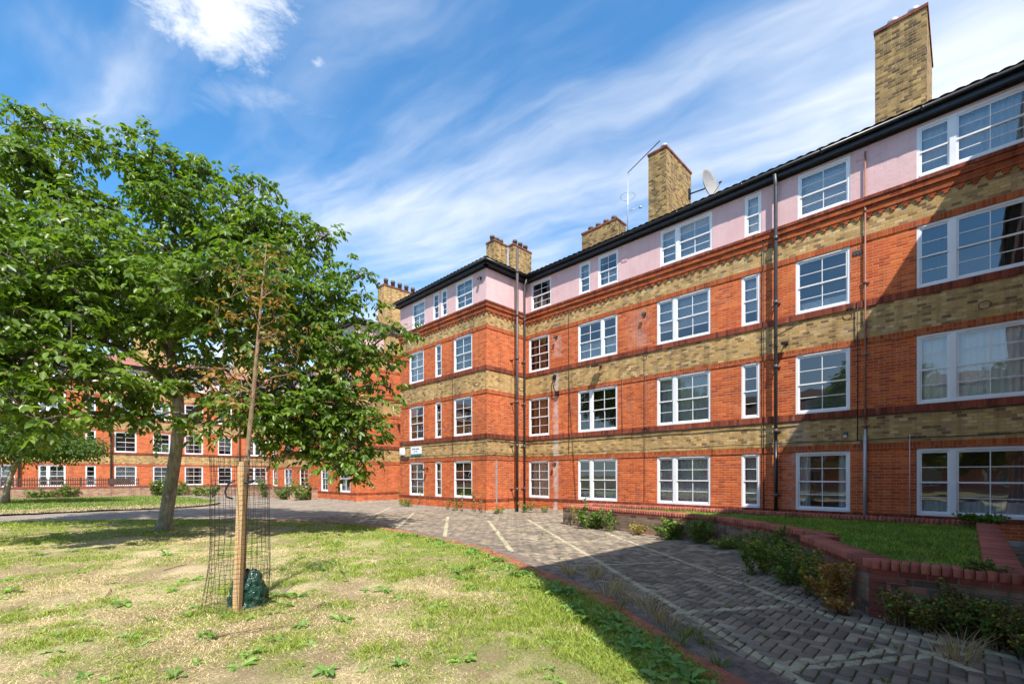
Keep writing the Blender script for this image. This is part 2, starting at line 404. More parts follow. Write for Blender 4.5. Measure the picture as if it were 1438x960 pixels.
class Facade:
    def __init__(s, root, P0, n, L, wins, zo=0, e0=0., e1=0., far=False, levels=4, eave=True, ge0=0., ge1=0.):
        """P0: viewer's left end of the wall at ground; n: outward normal; wins: (u0,u1,level,type,curtain)"""
        s.root = root; s.P0 = Vector((P0[0], P0[1], zo)); s.n = Vector((n[0], n[1], 0)); s.L = L
        s.t = Vector((0, 0, 1)).cross(s.n)
        b = MB(); ye = MB(); pk = MB(); so = MB(); si = MB(); co = MB(); pl = MB(); cc = MB()
        P = s.P
        def rect(mb, u0, u1, z0, z1, d=0.): mb.face([P(u0, d, z0), P(u1, d, z0), P(u1, d, z1), P(u0, d, z1)])
        def bx(mb, u0, u1, d0, d1, z0, z1, skip=()):
            mb.hexa([P(u0, d1, z0), P(u1, d1, z0), P(u1, d0, z0), P(u0, d0, z0), P(u0, d1, z1), P(u1, d1, z1), P(u1, d0, z1), P(u0, d0, z1)], 0, skip)
        s.bx = bx
        red = [(.1, 2.16, 0), (3.22, 4.87, 1), (6.0, 7.5, 2)]
        bs = [b, MB(), MB()]; yes_ = [ye, MB(), MB()]
        for (z0, z1, lv) in red:
            b = bs[lv]
            us = sorted({0, L} | {x for w in wins if w[2] == lv for x in w[:2]})
            for a, c in zip(us, us[1:]):
                inw = any(w[2] == lv and w[0] <= a+1e-6 and w[1] >= c-1e-6 for w in wins)
                if not inw: rect(b, a, c, z0, z1)
                elif lv == 0: rect(b, a, c, z0, LV[0][0])
        for ye, (z0, z1) in zip(yes_, ((2.33, 3.05), (5.03, 5.83), (7.66, 8.2))): rect(ye, 0, L, z0, z1)
        us = sorted({0, L} | {x for w in wins if w[2] == 3 for x in w[:2]})
        for a, c in zip(us, us[1:]):
            inw = any(w[2] == 3 and w[0] <= a+1e-6 and w[1] >= c-1e-6 for w in wins)
            if inw: rect(pk, a, c, 8.6, LV[3][0]); rect(pk, a, c, LV[3][1], 10.15)
            else: rect(pk, a, c, 8.6, 10.15)
        # reveals behind the frames
        for (u0, u1, lv, ty, cu) in wins:
            z0, z1 = LV[lv]
            mb = pk if lv == 3 else bs[lv]
            mb.face([P(u0, 0, z0), P(u0, 0, z1), P(u0, -.12, z1), P(u0, -.12, z0)]); mb.face([P(u1, 0, z1), P(u1, 0, z0), P(u1, -.12, z0), P(u1, -.12, z1)])
            mb.face([P(u0, 0, z1), P(u1, 0, z1), P(u1, -.12, z1), P(u0, -.12, z1)]); mb.face([P(u1, 0, z0), P(u0, 0, z0), P(u0, -.12, z0), P(u1, -.12, z0)])
        def course(mb, z0, z1, d):
            nm, mt = {id(so): ('header_course', 'soldier'), id(si): ('sill_course', 'sill'), id(co): ('', ''), id(pl): ('', ''), id(cc): ('', '')}[id(mb)]
            if nm:
                q = MB(); bx(q, -e0*d, L+e1*d, -.02, d, z0, z1); q.build(nm, M[mt], root); return
            bx(mb, -e0*d, L+e1*d, -.02, d, z0, z1)
        for z0, z1 in ((2.16, 2.33), (4.87, 5.03), (7.5, 7.66)): course(so, z0, z1, .018)
        for z0, z1 in ((3.05, 3.22), (5.83, 6.0)): course(si, z0, z1, .035)
        course(si, .46, .56, .045); course(pl, .1, .46, .03); course(cc, -.25, .1, .07)
        # cornice
        course(co, 8.2, 8.38, .045); course(co, 8.38, 8.52, .085); course(si, 8.52, 8.6, .11)
        if not far:
            k = int(L/.235)
            for i in range(k):
                u = (i+.5)*L/k
                bx(co, u-.075, u+.075, -.01, .03, 8.135, 8.2); bx(co, u-.04, u+.04, -.01, .029, 8.08, 8.135)
        P_ = lambda nm, mb, mt: mb.build(nm, mt, root)
        for q in bs: P_('brick_wall', q, M['red'])
        for q in yes_: P_('yellow_brick_band', q, M['yellow'])
        P_('rendered_wall', pk, M['pink'])
        P_('cornice', co, M['cornice'])
        P_('plinth', pl, M['red']); P_('footing', cc, M['concrete'])
        if eave:
            fa = MB()
            o = .19
            bx(fa, -ge0*o, L+ge1*o, -.0, o, 9.98, 10.0); bx(fa, -ge0*o, L+ge1*o, o-.03, o, 10.0, 10.14); bx(fa, -ge0*.02, L+ge1*.02, -.0, .02, 9.93, 9.98)
            P_('fascia', fa, M['black'])
            g = MB(); g.tube([P(-ge0*.26, .26, 10.13), P(L+ge1*.26, .26, 10.14)], .05, 12)
            if not far:
                x = 1.
                while x < L: g.tube([P(x, .26, 10.13), P(x+.06, .26, 10.14)], .057, 12); x += 2.
            P_('gutter', g, M['black'])
        rz = math.atan2(s.t.y, s.t.x)
        for i, (u0, u1, lv, ty, cu) in enumerate(wins):
            z0, z1 = LV[lv]
            fr, pn, rm, cm = win_meshes(u1-u0, z1-z0, ty, cu, i+lv*2)
            o = link('window', fr, root, P(u0, -.012, z0), rz, world=True)
            link('pane', pn, o)
            if not far: link('interior', rm, o)
            if cm: link('curtain', cm, o)
            if far: link('interior', rm, o)
    def P(s, u, d, z): return s.P0+s.t*u+s.n*d+Vector((0, 0, z))

def downpipe(root, fa, u, d=.13, r=.05, mat='pipe', z0=0., z1=9.85, swan=True, black=None, lower=None):
    mb = MB(); P = fa.P; top = z1
    pts = [P(u, d, z0)]+[P(u, d, z1-.12)]
    if swan: pts += [P(u, d, z1-.08), P(u, .26, 10.05)]
    mb.tube(pts, r, 10)
    for z in np.arange(.9, z1, 1.83):
        mb.tube([P(u, d, z), P(u, d, z+.11)], r*1.25, 10); fa.bx(mb, u-.09, u+.09, 0, .03, z+.03, z+.07)
        fa.bx(mb, u-.02, u+.02, .03, d, z+.035, z+.065)
    o = mb.build('downpipe', M[mat], root)
    if black:
        b2 = MB(); b2.tube([P(u, d, 0), P(u, d, black)], r*1.06, 10); l = b2.build('pipe_section', M[lower or 'pipeblack'], None); l.parent = o
    return o

def chimney(root, x0, x1, y0, y1, z0, z1, pots, rows='y', mat='chim', pot_h=.3, cap=True):
    mb = MB(); mb.box(x0, x1, y0, y1, z0, z1); o = mb.build('chimney', M[mat], root)
    c = MB(); c.box(x0-.03, x1+.03, y0-.03, y1+.03, z1, z1+.08); l = c.build('capping', M['kerbred'], None); l.parent = o
    for (px, py) in pots:
        p = MB(); p.tube([(px, py, z1+.05), (px, py, z1+pot_h*.8), (px, py, z1+pot_h*.82), (px, py, z1+pot_h+.05)], [.13, .11, .135, .13], 12)
        l = p.build('chimney_pot', M['grey' if pot_h < .3 else 'pot'], None); l.parent = o
    return o

def roof_field(root, name, rects, x0, y0, nx, ny, st, base, mat, amp=.022, slope=.4):
    """heightfield tiled roof; rects: functions giving height above eave (<0: outside) and direction"""
    xs = x0+st*np.arange(nx); ys = y0+st*np.arange(ny)
    X, Yv = np.meshgrid(xs, ys, indexing='ij')
    best = np.full(X.shape, -1e9); along = np.zeros(X.shape); dist = np.zeros(X.shape)
    for planes in rects:
        hh = np.full(X.shape, 1e9); al = np.zeros(X.shape)
        for (ax, ref, sg) in planes:
            d = (X-ref)*sg if ax == 'x' else (Yv-ref)*sg
            al = np.where(d < hh, Yv if ax == 'x' else X, al); hh = np.minimum(hh, d)
        along = np.where(hh > best, al, along); best = np.maximum(best, hh)
    ok = best > -1e-4
    z = base+slope*best+amp*np.abs(np.sin(along*math.pi/.24))*1.6+.03*(1-np.mod(best, .33)/.33)
    keep = ok[:-1, :-1] & ok[1:, :-1] & ok[:-1, 1:] & ok[1:, 1:]
    idx = np.arange(nx*ny).reshape(nx, ny)
    q = np.stack([idx[:-1, :-1], idx[1:, :-1], idx[1:, 1:], idx[:-1, 1:]], -1)[keep]
    v = np.stack([X, Yv, z], -1).reshape(-1, 3)-np.array(root.location)
    me = npmesh(name, v, 4, q.ravel(), mat, smooth=True)
    return link(name, me, root)

# ------------------------------------------------------------------ main block
D = 14.65
main = empty('apartment_building', (D, 13.77, 0))
tag(main, 'near brick block with pink top floor, from the right edge to its projecting wing', 'apartment building')
def mY(a, b): return (13.77-a, 13.77-b)
W = []
for lv, c in ((0, 'net'), (1, 'orange'), (2, 'red')): W.append((*mY(13.6, 12.43), lv, 'single', c))
W.append((*mY(13.46, 12.33), 3, 'single', 'dark'))
W += [(*mY(10.94, 9.14), 0, 'double', 'lownet'), (*mY(10.94, 9.14), 1, 'double', 'dark'), (*mY(10.94, 9.14), 2, 'doubler', 'halfnet'),
      (*mY(10.88, 10.35), 3, 'narrow', 'grey'), (*mY(9.99, 9.11), 3, 'single', 'halfnet')]
for lv, c in ((0, 'lace'), (1, 'grey'), (2, 'blind')): W.append((*mY(7.57, 5.75), lv, 'double', c))
W.append((*mY(7.45, 5.7), 3, 'double', 'blind'))
for lv, c in ((0, 'grey'), (1, None), (2, 'blind')): W.append((*mY(4.83, 4.32), lv, 'narrow', c))
W.append((*mY(4.74, 4.28), 3, 'narrow', 'net'))
for lv, c in ((0, 'net'), (1, None), (2, 'lownet')): W.append((*mY(3.4, 2.16), lv, 'single', c))
W.append((*mY(3.35, 2.16), 3, 'single', 'blind'))
for lv, c in ((0, 'lownet'), (1, 'net'), (2, 'dark'), (3, 'grey')): W.append((*mY(.86, -.96), lv, 'double', c))
Wm = [w for w in W]
fm = Facade(main, (D, 13.77), (-1, 0), 13.77+1.2, Wm, e0=-1, e1=0, ge0=-1.)
# return of the wing
fr_ = Facade(main, (12.3, 13.77), (0, -1), D-12.3, [], e0=1, e1=0, ge0=1., ge1=-1.)
# wing front: viewer's left is large Y
def wY(a, b): return (20.3-a, 20.3-b)
WW = []
for lv in (0, 1, 2):
    WW += [(*wY(19.46, 18.22), lv, 'single', ('grey', 'beige', 'net')[lv]), (*wY(17.3, 16.81), lv, 'narrow', ('net', None, 'grey')[lv]), (*wY(15.9, 14.66), lv, 'single', ('dark', None, 'grey')[lv])]
WW += [(*wY(19.2, 18.11), 3, 'single', 'net'), (*wY(17.47, 17.0), 3, 'narrow', None), (*wY(16.84, 16.39), 3, 'narrow', 'grey'), (*wY(15.77, 14.62), 3, 'single', 'grey')]
fw = Facade(main, (12.3, 20.3), (-1, 0), 20.3-13.77, WW, e0=0, e1=0, ge0=1., ge1=1.)
fl = Facade(main, (D, 20.3), (0, 1), D-12.3, [], e0=0, e1=1, ge0=-1, ge1=1.)
fg = Facade(main, (D, 23.9), (-1, 0), 3.6, [], far=True, e1=-1)
# the block's hidden sides close the volume
cl = MB(); cl.face([(22.6, 30, 0), (22.6, -9, 0), (22.6, -9, 10.2), (22.6, 30, 10.2)]); cl.build('rear_wall', M['yellow'], main)
roof_field(main, 'roof', [[('x', 14.35, 1)], [('x', 12.0, 1), ('y', 13.47, 1), ('y', 20.62, -1)]], 12.0, -1.98, 155, 553, .05, 10.17, M['tile'], amp=.02)
rb = MB(); rb.face([(19.6, -9, 12.3), (23, -9, 10.9), (23, 40, 10.9), (19.6, 40, 12.3)]); rb.build('rear_roof', M['tile'], main)
# chimneys
chimney(main, 16, 18.5, .74, 1.8, 10.2, 13.7, [(16.3, 1.45), (16.3, 1.02)], pot_h=.28)
c2 = chimney(main, 16, 18.15, 7.9, 8.62, 10.2, 13.7, [(16.25, 8.1)], pot_h=.25)
chimney(main, 18.2, 19.0, 11.4, 13.35, 10.5, 13.3, [(18.55, 11.75+.44*i) for i in range(4)], pot_h=.35)
chimney(main, 15.9, 16.85, 17.2, 17.8, 10.2, 13.6, [(16.05, 17.5), (16.36, 17.5), (16.66, 17.5)], pot_h=.35)
chimney(main, 16.9, 18.3, 16.8, 17.15, 10.2, 13.6, [(17.2, 16.98), (17.6, 16.98), (18.0, 16.98)], pot_h=.35)
# pipes on the main front
downpipe(main, fm, 13.77-3.86, d=.15, r=.05, black=2.5)
downpipe(main, fr_, 2.12, d=.13, r=.045)
o = downpipe(main, fr_, 1.42, d=.36, r=.058, swan=False, z1=11.2, mat='brown')
downpipe(main, fm, 13.77-1.84, d=.05, r=.02, mat='copper', swan=False, z1=9.9, black=2.7, lower='grey')
o2 = MB(); o2.tube([fm.P(13.77-1.84, .075, .05), fm.P(13.77-1.84, .075, 2.55)], .04, 10); o2.build('pipe_casing', M['grey'], main)
# cables along the bands and vertical runs
def cable(fa, pts, r=.011, mat='cable'):
    mb = MB(); q = []
    for (a, b) in zip(pts, pts[1:]):
        n = max(2, int(abs(a[0]-b[0])/.6)+1)
        for i in range(n):
            f = i/n; u = a[0]+(b[0]-a[0])*f; z = a[1]+(b[1]-a[1])*f
            q.append(fa.P(u, .05 if not (3.0 < z < 3.25) else .06, z+(.012*math.sin(u*3.1) if n > 2 else 0)))
    q.append(fa.P(pts[-1][0], .05, pts[-1][1])); mb.tube(q, r, 5); mb.build('cable', M[mat], main)
cable(fm, [(0, 2.44), (15.2, 2.42)]); cable(fm, [(0, 3.03), (15.2, 3.02)], .014)
cable(fm, [(13.77-4.2, 8.6), (13.77-4.2, .5)], .014); cable(fm, [(13.77-2.0, 6.0), (13.77-2.0, 2.4)], .012); cable(fm, [(13.77-8.0, 5.83), (13.77-8.0, .7)], .009)
cable(fm, [(13.77-11.35, 8.3), (13.77-11.35, 2.4)], .01); cable(fm, [(13.77-8.9, 5.2), (13.77-8.9, 3.1)], .009, 'copper')
cable(fm, [(13.77-.98, 2.5), (13.77-.98, .55)], .006, 'signwhite'); cable(fm, [(13.77-11.35, 5.4), (13.77-11.0, .5)], .01)
cable(fw, [(0, 2.42), (6.53, 2.44)], .014); cable(fw, [(20.3-15.95, 7.6), (20.3-15.95, 2.4)], .012); cable(fw, [(0, 3.0), (6.5, 3.0)], .01)
cable(fr_, [(0, 3.03), (2.3, 3.03)], .014); cable(fr_, [(0, 2.44), (2.3, 2.44)], .012)
gs = MB(); fr_.bx(gs, .5, .56, .0, .05, .3, 2.15); gs.build('conduit', M['grey'], main)
# vents
def vent(fa, u, z, w, h, mat, n=5):
    mb = MB(); fa.bx(mb, u, u+w, 0, .008, z, z+h)
    for i in range(n): fa.bx(mb, u+w*(i+.15)/n, u+w*(i+.6)/n, .008, .022, z+.02, z+h-.02)
    mb.build('air_vent', M[mat], main)
vent(fm, 13.77-2.05, 9.62, .26, .2, 'pink'); vent(fm, 13.77-2.1, 7.2, .2, .14, 'brown', 3); vent(fm, 13.77-8.95, 9.3, .22, .2, 'pink')

# ------------------------------------------------------------------ second block (beyond the gap) and its long side
blk = empty('apartment_building', (11.7, 23.9, 0))
tag(blk, 'sunlit block with yellow chimney breast just behind the left end of the wing', 'apartment building')
fB1 = Facade(blk, (11.7, 23.9), (0, -1), 6., [], e0=1, far=True, ge0=1)
chimney(blk, 13.39, 16.2, 23.87, 24.6, 8.6, 12.55, [(13.7+.46*i, 24.2) for i in range(5)], mat='yellow', pot_h=.5)
fB2 = Facade(blk, (11.7, 29.6), (-1, 0), 5.7, [(29.6-25.9, 29.6-24.6, lv, 'single', 'net') for lv in range(4)]+[(29.6-28.6, 29.6-27.6, lv, 'single', 'grey') for lv in range(4)], far=True, ge0=1, ge1=1)
fB3 = Facade(blk, (11.7+2.95, 29.6), (0, 1), 2.95, [], far=True)
ws = []
for i, (a, b) in enumerate(((47.1, 45.75), (43.95, 42.1), (40.26, 38.39), (36.2, 34.8), (33, 31.6))):
    for lv in range(4): ws.append((47.5-a, 47.5-b, lv, 'single', ('net', 'lace', None, 'grey')[(i+lv) % 4]))
fB4 = Facade(blk, (D, 47.5), (-1, 0), 47.5-29.6, ws, far=True)
rr = MB()
def hip(mb, x0, x1, y0, y1, z, h):
    k = min(x1-x0, y1-y0)/2
    if y1-y0 > x1-x0: a, b = ((x0+x1)/2, y0+k, z+h), ((x0+x1)/2, y1-k, z+h); mb.face([(x0, y0, z), (x1, y0, z), a]); mb.face([(x1, y0, z), (x1, y1, z), b, a]); mb.face([(x1, y1, z), (x0, y1, z), b]); mb.face([(x0, y1, z), (x0, y0, z), a, b])
    else: a, b = (x0+k, (y0+y1)/2, z+h), (x1-k, (y0+y1)/2, z+h); mb.face([(x0, y1, z), (x0, y0, z), a]); mb.face([(x0, y0, z), (x1, y0, z), b, a]); mb.face([(x1, y0, z), (x1, y1, z), b]); mb.face([(x1, y1, z), (x0, y1, z), a, b])
hip(rr, 11.4, 20, 23.6, 29.9, 10.2, .9); hip(rr, 14.3, 22.6, 23, 56, 10.18, 1.7); rr.build('roof', M['redtile'], blk)

# ------------------------------------------------------------------ back range across the court
bk = empty('apartment_building', (0, 47.5, 0))
tag(bk, 'long far brick range behind the trees across the court', 'apartment building')
ws = []; x = -2.8
bx_ = [(-2.8, -2.1, 'narrow'), (-.95, .45, 'double'), (1.53, 2.12, 'narrow'), (3.2, 4.55, 'single'), (5.6, 6.75, 'single'), (7.75, 9.08, 'single'), (10.2, 11.3, 'single'), (12.6, 14.2, 'double'),
       (-5.2, -3.9, 'single'), (-8., -6.4, 'double'), (-10.2, -9.6, 'narrow'), (-12.6, -11.3, 'single'), (-15.5, -13.8, 'double'), (-18, -17.4, 'narrow'), (-20.6, -19.2, 'single'), (-24, -22.3, 'double')]
for i, (a, b, ty) in enumerate(bx_):
    for lv in range(4): ws.append((a+26, b+26, lv, ty, ('lace', 'net', None, 'blind', 'halfnet')[(i*2+lv) % 5]))
fk = Facade(bk, (-26, 47.5), (0, -1), 26+D, ws, zo=.15, far=True)
rr = MB(); hip(rr, -26.3, 22, 47.15, 56, 10.35, 1.5); rr.build('roof', M['redtile'], bk)
for u in (26-1.9, 26-2.9, 26+3.0, 26+11.9, 26-9): 
    mb = MB(); mb.tube([fk.P(u, .12, 0), fk.P(u, .12, 9.9)], .065, 8); mb.build('downpipe', M['brown'], bk)
for i, x in enumerate((-4, 4.5, 12)): chimney(bk, x, x+2.6, 49.5, 50.3, 10.4, 14.0, [(x+.4+.5*k, 49.9) for k in range(4)], mat='yellow')
mb = MB(); mb.box(-26, -25.9, 47.5, 56, 0, 10.2); mb.box(-26, 22, 56, 56.2, 0, 10.2); mb.build('rear_wall', M['red'], bk)

# ------------------------------------------------------------------ side range next to the camera: it throws the shadow over the paving
sd = empty('apartment_building', (1.03, -1.2, 0))
tag(sd, 'brick range just right of the viewpoint that shades the near paving', 'apartment building')
ws = []
for i, u in enumerate((1.2, 4.0, 7.2, 10.0)):
    for lv in range(4): ws.append((u, u+1.3, lv, 'single', ('net', None, 'grey')[(i+lv) % 3]))
fS = Facade(sd, (D, -1.2), (0, 1), D-1.03, ws, e1=0, ge1=0, ge0=0)
fS2 = Facade(sd, (1.03, -1.2), (-1, 0), 8., [(2, 3.3, lv, 'single', 'net') for lv in range(4)], far=True, eave=False)
mb = MB(); mb.box(1.03, 22.6, -9.25, -9.2, 0, 10.2); mb.build('rear_wall', M['red'], sd)
rr = MB(); rr.face([(1.0, -.93, 10.19), (23, -.93, 10.19), (23, -5.3, 11.9), (1.0, -5.3, 11.9)]); rr.face([(1.0, -5.3, 11.9), (23, -5.3, 11.9), (23, -9.6, 10.19), (1.0, -9.6, 10.19)]); rr.face([(1.03, -9.2, 10.1), (1.03, -1.2, 10.1), (1.03, -5.3, 11.88)]); rr.build('roof', M['tile'], sd)

ws = []
for i in range(9):
    for lv in range(4): ws.append((2+4.6*i, 3.6+4.6*i, lv, 'single', ('net', None, 'grey')[(i+lv) % 3]))
wr = empty('apartment_building', (-30, -12, 0)); tag(wr, 'brick range left of the viewpoint, mirrored in the ground floor panes', 'apartment building')
fW = Facade(wr, (-30, -14), (1, 0), 44, ws, far=True)
rr = MB(); hip(rr, -40, -29.6, -14, 30, 10.19, 1.7); rr.build('roof', M['tile'], wr)
# ------------------------------------------------------------------ ground
def inside(poly, X, Yv):
    X = np.asarray(X); Yv = np.asarray(Yv); r = np.zeros(X.shape, bool); n = len(poly)
    for i in range(n):
        x1, y1 = poly[i][:2]; x2, y2 = poly[(i+1) % n][:2]
        c = ((y1 > Yv) != (y2 > Yv)) & (X < (x2-x1)*(Yv-y1)/((y2-y1) if y2 != y1 else 1e-9)+x1)
        r ^= c
    return r
def smooth(pts, n=8):
    out = []
    P = [Vector(p) for p in pts]
    for i in range(len(P)-1):
        p0 = P[max(i-1, 0)]; p1 = P[i]; p2 = P[i+1]; p3 = P[min(i+2, len(P)-1)]
        for k in range(n):
            t = k/n; out.append(.5*((2*p1)+(-p0+p2)*t+(2*p0-5*p1+4*p2-p3)*t*t+(-p0+3*p1-3*p2+p3)*t**3))
    out.append(P[-1]); return out
kp = smooth([(2.2, -1.6), (3.1, .5), (3.5, 1.4), (4.05, 2.25), (4.65, 3.2), (5.35, 5.0), (6.05, 7.0), (6.3, 9.0), (6.45, 11.0), (6.4, 12.8), (6.0, 14.6), (5.2, 16.1), (3.9, 17.8), (2.2, 19.5), (-1.3, 21.9), (-8, 25), (-20, 29)])
lawn_poly = [tuple(p[:2]) for p in kp]+[(-30, 29), (-30, -12), (2.2, -12)]
ip = smooth([(-20, 31), (-8, 27.3), (-3, 25.6), (1, 25.9), (4.0, 26.0), (5.6, 27.3), (6.4, 29.5), (6.6, 33), (6.2, 38), (4.2, 42.0), (-2, 42.6), (-20, 42.8)])
isle_poly = [tuple(p[:2]) for p in ip]
plant = [(11.15, 8.9), (10.85, 6.2), (10.5, 4.1), (9.5, 2.75), (8.45, 1.62), (8.0, 1.72), (6.15, .72), (6.2, -.38), (13.1, -.38), (13.1, 1.2), (12.9, 6), (12.6, 8.9)]
bplant = [(11.3, 29.3), (10.6, 30.4), (10.7, 36), (10.2, 40.5), (8.6, 43.9), (-26, 43.9), (-26, 44.2), (9, 44.2), (12, 36), (12, 29.3)]

def grass_ground():
    t = NT('lawn_soil_and_turf'); g = t.geo()
    a = t.n('ShaderNodeAttribute', attribute_name='Col').outputs['Color']
    n1 = t.noise(g, 45, 5, .75)
    c = t.mix(1, a, t.ramp(n1, [(.25, .45), (.7, 1.3)]), 'MULTIPLY')
    c = t.mix(t.ramp(t.noise(g, 14, 5, .7), [(.54, 0.), (.66, .5)]), c, (.2, .14, .08))
    t.set(t.b, 'Base Color', c); t.set(t.b, 'Roughness', .95); t.set(t.b, 'Specular IOR Level', .1)
    t.bump(t.noise(g, 60, 5, .8), 1., .02); return t.mat
M['turf'] = grass_ground()
def green_amount(x, y):
    g = fbm(x*.6+3, y*.6, 11, 4)*.36+fbm(x*2.6, y*2.6, 23, 4)*.44+fbm(x*9, y*9, 61, 2)*.2
    # greener along the kerb edge, drier in the middle
    return g
def turf_cols(x, y, lush=0.):
    g = np.clip((green_amount(x, y)-.47+lush)*4+.3, 0, 1)[:, None]
    straw = np.array([.58, .46, .27]); green = np.array([.22, .26, .07]); br = np.array([.35, .25, .15])
    s = np.clip((fbm(x*1.3+40, y*1.3, 77, 4)-.42)*5, 0, 1)[:, None]
    c = (straw*s+br*(1-s))*(1-g)+green*g
    return np.concatenate([c, np.ones((len(x), 1))], 1)
def lush_of(x, y):
    # near the brick kerb and under the far trees the grass is denser
    d = np.full(np.shape(x), 1e9)
    for p in kp: d = np.minimum(d, (x-p[0])**2+(y-p[1])**2)
    d = np.sqrt(d)
    return .12*np.exp(-(d/1.1)**2)+.05*np.clip(1-d/4, 0, 1)-.03+.07*np.clip((y-x-9)/4, 0, 1)*np.clip((y-11)/2, 0, 1)
def sheet(name, poly, x0, x1, y0, y1, st, z, mat, amp=.02, lush=0, label=None, grow=0.):
    nx = int((x1-x0)/st)+1; ny = int((y1-y0)/st)+1
    X, Yv = np.meshgrid(x0+st*np.arange(nx), y0+st*np.arange(ny), indexing='ij')
    Z = z+amp*(fbm(X*.8, Yv*.8, 5, 3)-.5)*2
    keep = inside(poly, (X[:-1, :-1]+X[1:, 1:])/2, (Yv[:-1, :-1]+Yv[1:, 1:])/2)
    idx = np.arange(nx*ny).reshape(nx, ny)
    q = np.stack([idx[:-1, :-1], idx[1:, :-1], idx[1:, 1:], idx[:-1, 1:]], -1)[keep]
    x = X.ravel(); y = Yv.ravel()
    lu = lush if not callable(lush) else lush(x, y)
    me = npmesh(name, np.stack([x, y, Z.ravel()], -1), 4, q.ravel(), mat, turf_cols(x, y, lu), smooth=True)
    return tag(link(name, me), kind='structure')
sheet('lawn', lawn_poly, -12, 7, -3, 26, .1, .03, M['turf'], .02, lush_of)
sheet('lawn', isle_poly, -20, 7, 24, 43, .2, .05, M['turf'], .02, lambda x, y: np.where(y > 28.5, .12, -.1))
t = NT('far_ground'); t.set(t.b, 'Base Color', t.mix(t.noise(t.geo(), .3), (.12, .14, .05), (.25, .2, .12))); t.set(t.b, 'Roughness', 1.)
mb = MB(); mb.face([(-1500, -1500, -.06), (1500, -1500, -.06), (1500, 1500, -.06), (-1500, 1500, -.06)])
tag(mb.build('ground', t.mat), kind='structure')
mb = MB()
mb.face([(-40, -12, -.035), (2.5, -12, -.035), (2.5, 24, -.035), (-40, 24, -.035)])
t2 = NT('rough_grass'); t2.set(t2.b, 'Base Color', t2.mix(t2.noise(t2.geo(), 2., 6), (.1, .13, .03), (.3, .24, .13))); t2.set(t2.b, 'Roughness', 1.)
tag(mb.build('ground', t2.mat), kind='structure')

# --- paving blocks
def paint(t, c, g, amt=1.):
    p = t.sep(g); x, y = p[0], p[1]
    ed = t.m('MULTIPLY', t.m('SUBTRACT', t.noise(g, 9, 3), .5), .04)
    wear = t.ramp(t.noise(g, 6, 7, .8), [(.36, 0.), (.52, 1.)])
    # slanted bay lines: y = 1.29 (x-10.2) + c
    k = 1.29; s_ = t.m('SUBTRACT', y, t.m('MULTIPLY', t.m('SUBTRACT', x, 10.2), k))
    tot = None
    for (cc, x0, x1, w) in ((6.65, 5.0, 10.25, .04), (9.05, 3.6, 11.6, .045), (11.3, 5.9, 10.3, .05), (13.55, 6.6, 10.3, .05), (15.85, 6.6, 10.3, .05), (18.15, 6.5, 11.4, .045)):
        d = t.m('MULTIPLY', t.m('ABSOLUTE', t.m('SUBTRACT', s_, cc)), 1/math.hypot(1, k))
        a = t.m('LESS_THAN', t.m('ADD', d, ed), w)
        a = t.m('MULTIPLY', a, t.m('MULTIPLY', t.m('GREATER_THAN', x, x0), t.m('LESS_THAN', x, x1)))
        tot = a if tot is None else t.m('MAXIMUM', tot, a)
    # short returns at the foot of the bays
    for (ax, ay, bx, by, w) in ((4.75, 2.3, 6.0, 1.45, .05), (4.0, 1.1, 5.1, .45, .05), (5.6, -.3, 5.75, 1.0, .05), (6.5, 4.4, 7.7, 3.6, .035), (7.9, 6.6, 9.6, 5.4, .03), (8.6, 9.0, 10.4, 7.8, .025), (4.0, 1.0, 5.8, -.2, .04)):
        L = math.hypot(bx-ax, by-ay); tx, ty = (bx-ax)/L, (by-ay)/L
        al = t.m('ADD', t.m('MULTIPLY', t.m('SUBTRACT', x, ax), tx), t.m('MULTIPLY', t.m('SUBTRACT', y, ay), ty))
        ac = t.m('ABSOLUTE', t.m('ADD', t.m('MULTIPLY', t.m('SUBTRACT', x, ax), -ty), t.m('MULTIPLY', t.m('SUBTRACT', y, ay), tx)))
        a = t.m('MULTIPLY', t.m('LESS_THAN', t.m('ADD', ac, ed), w), t.m('MULTIPLY', t.m('GREATER_THAN', al, 0.), t.m('LESS_THAN', al, L)))
        tot = t.m('MAXIMUM', tot, a)
    return t.mix(t.m('MULTIPLY', t.m('MULTIPLY', tot, wear), .62), c, (.55, .5, .31))
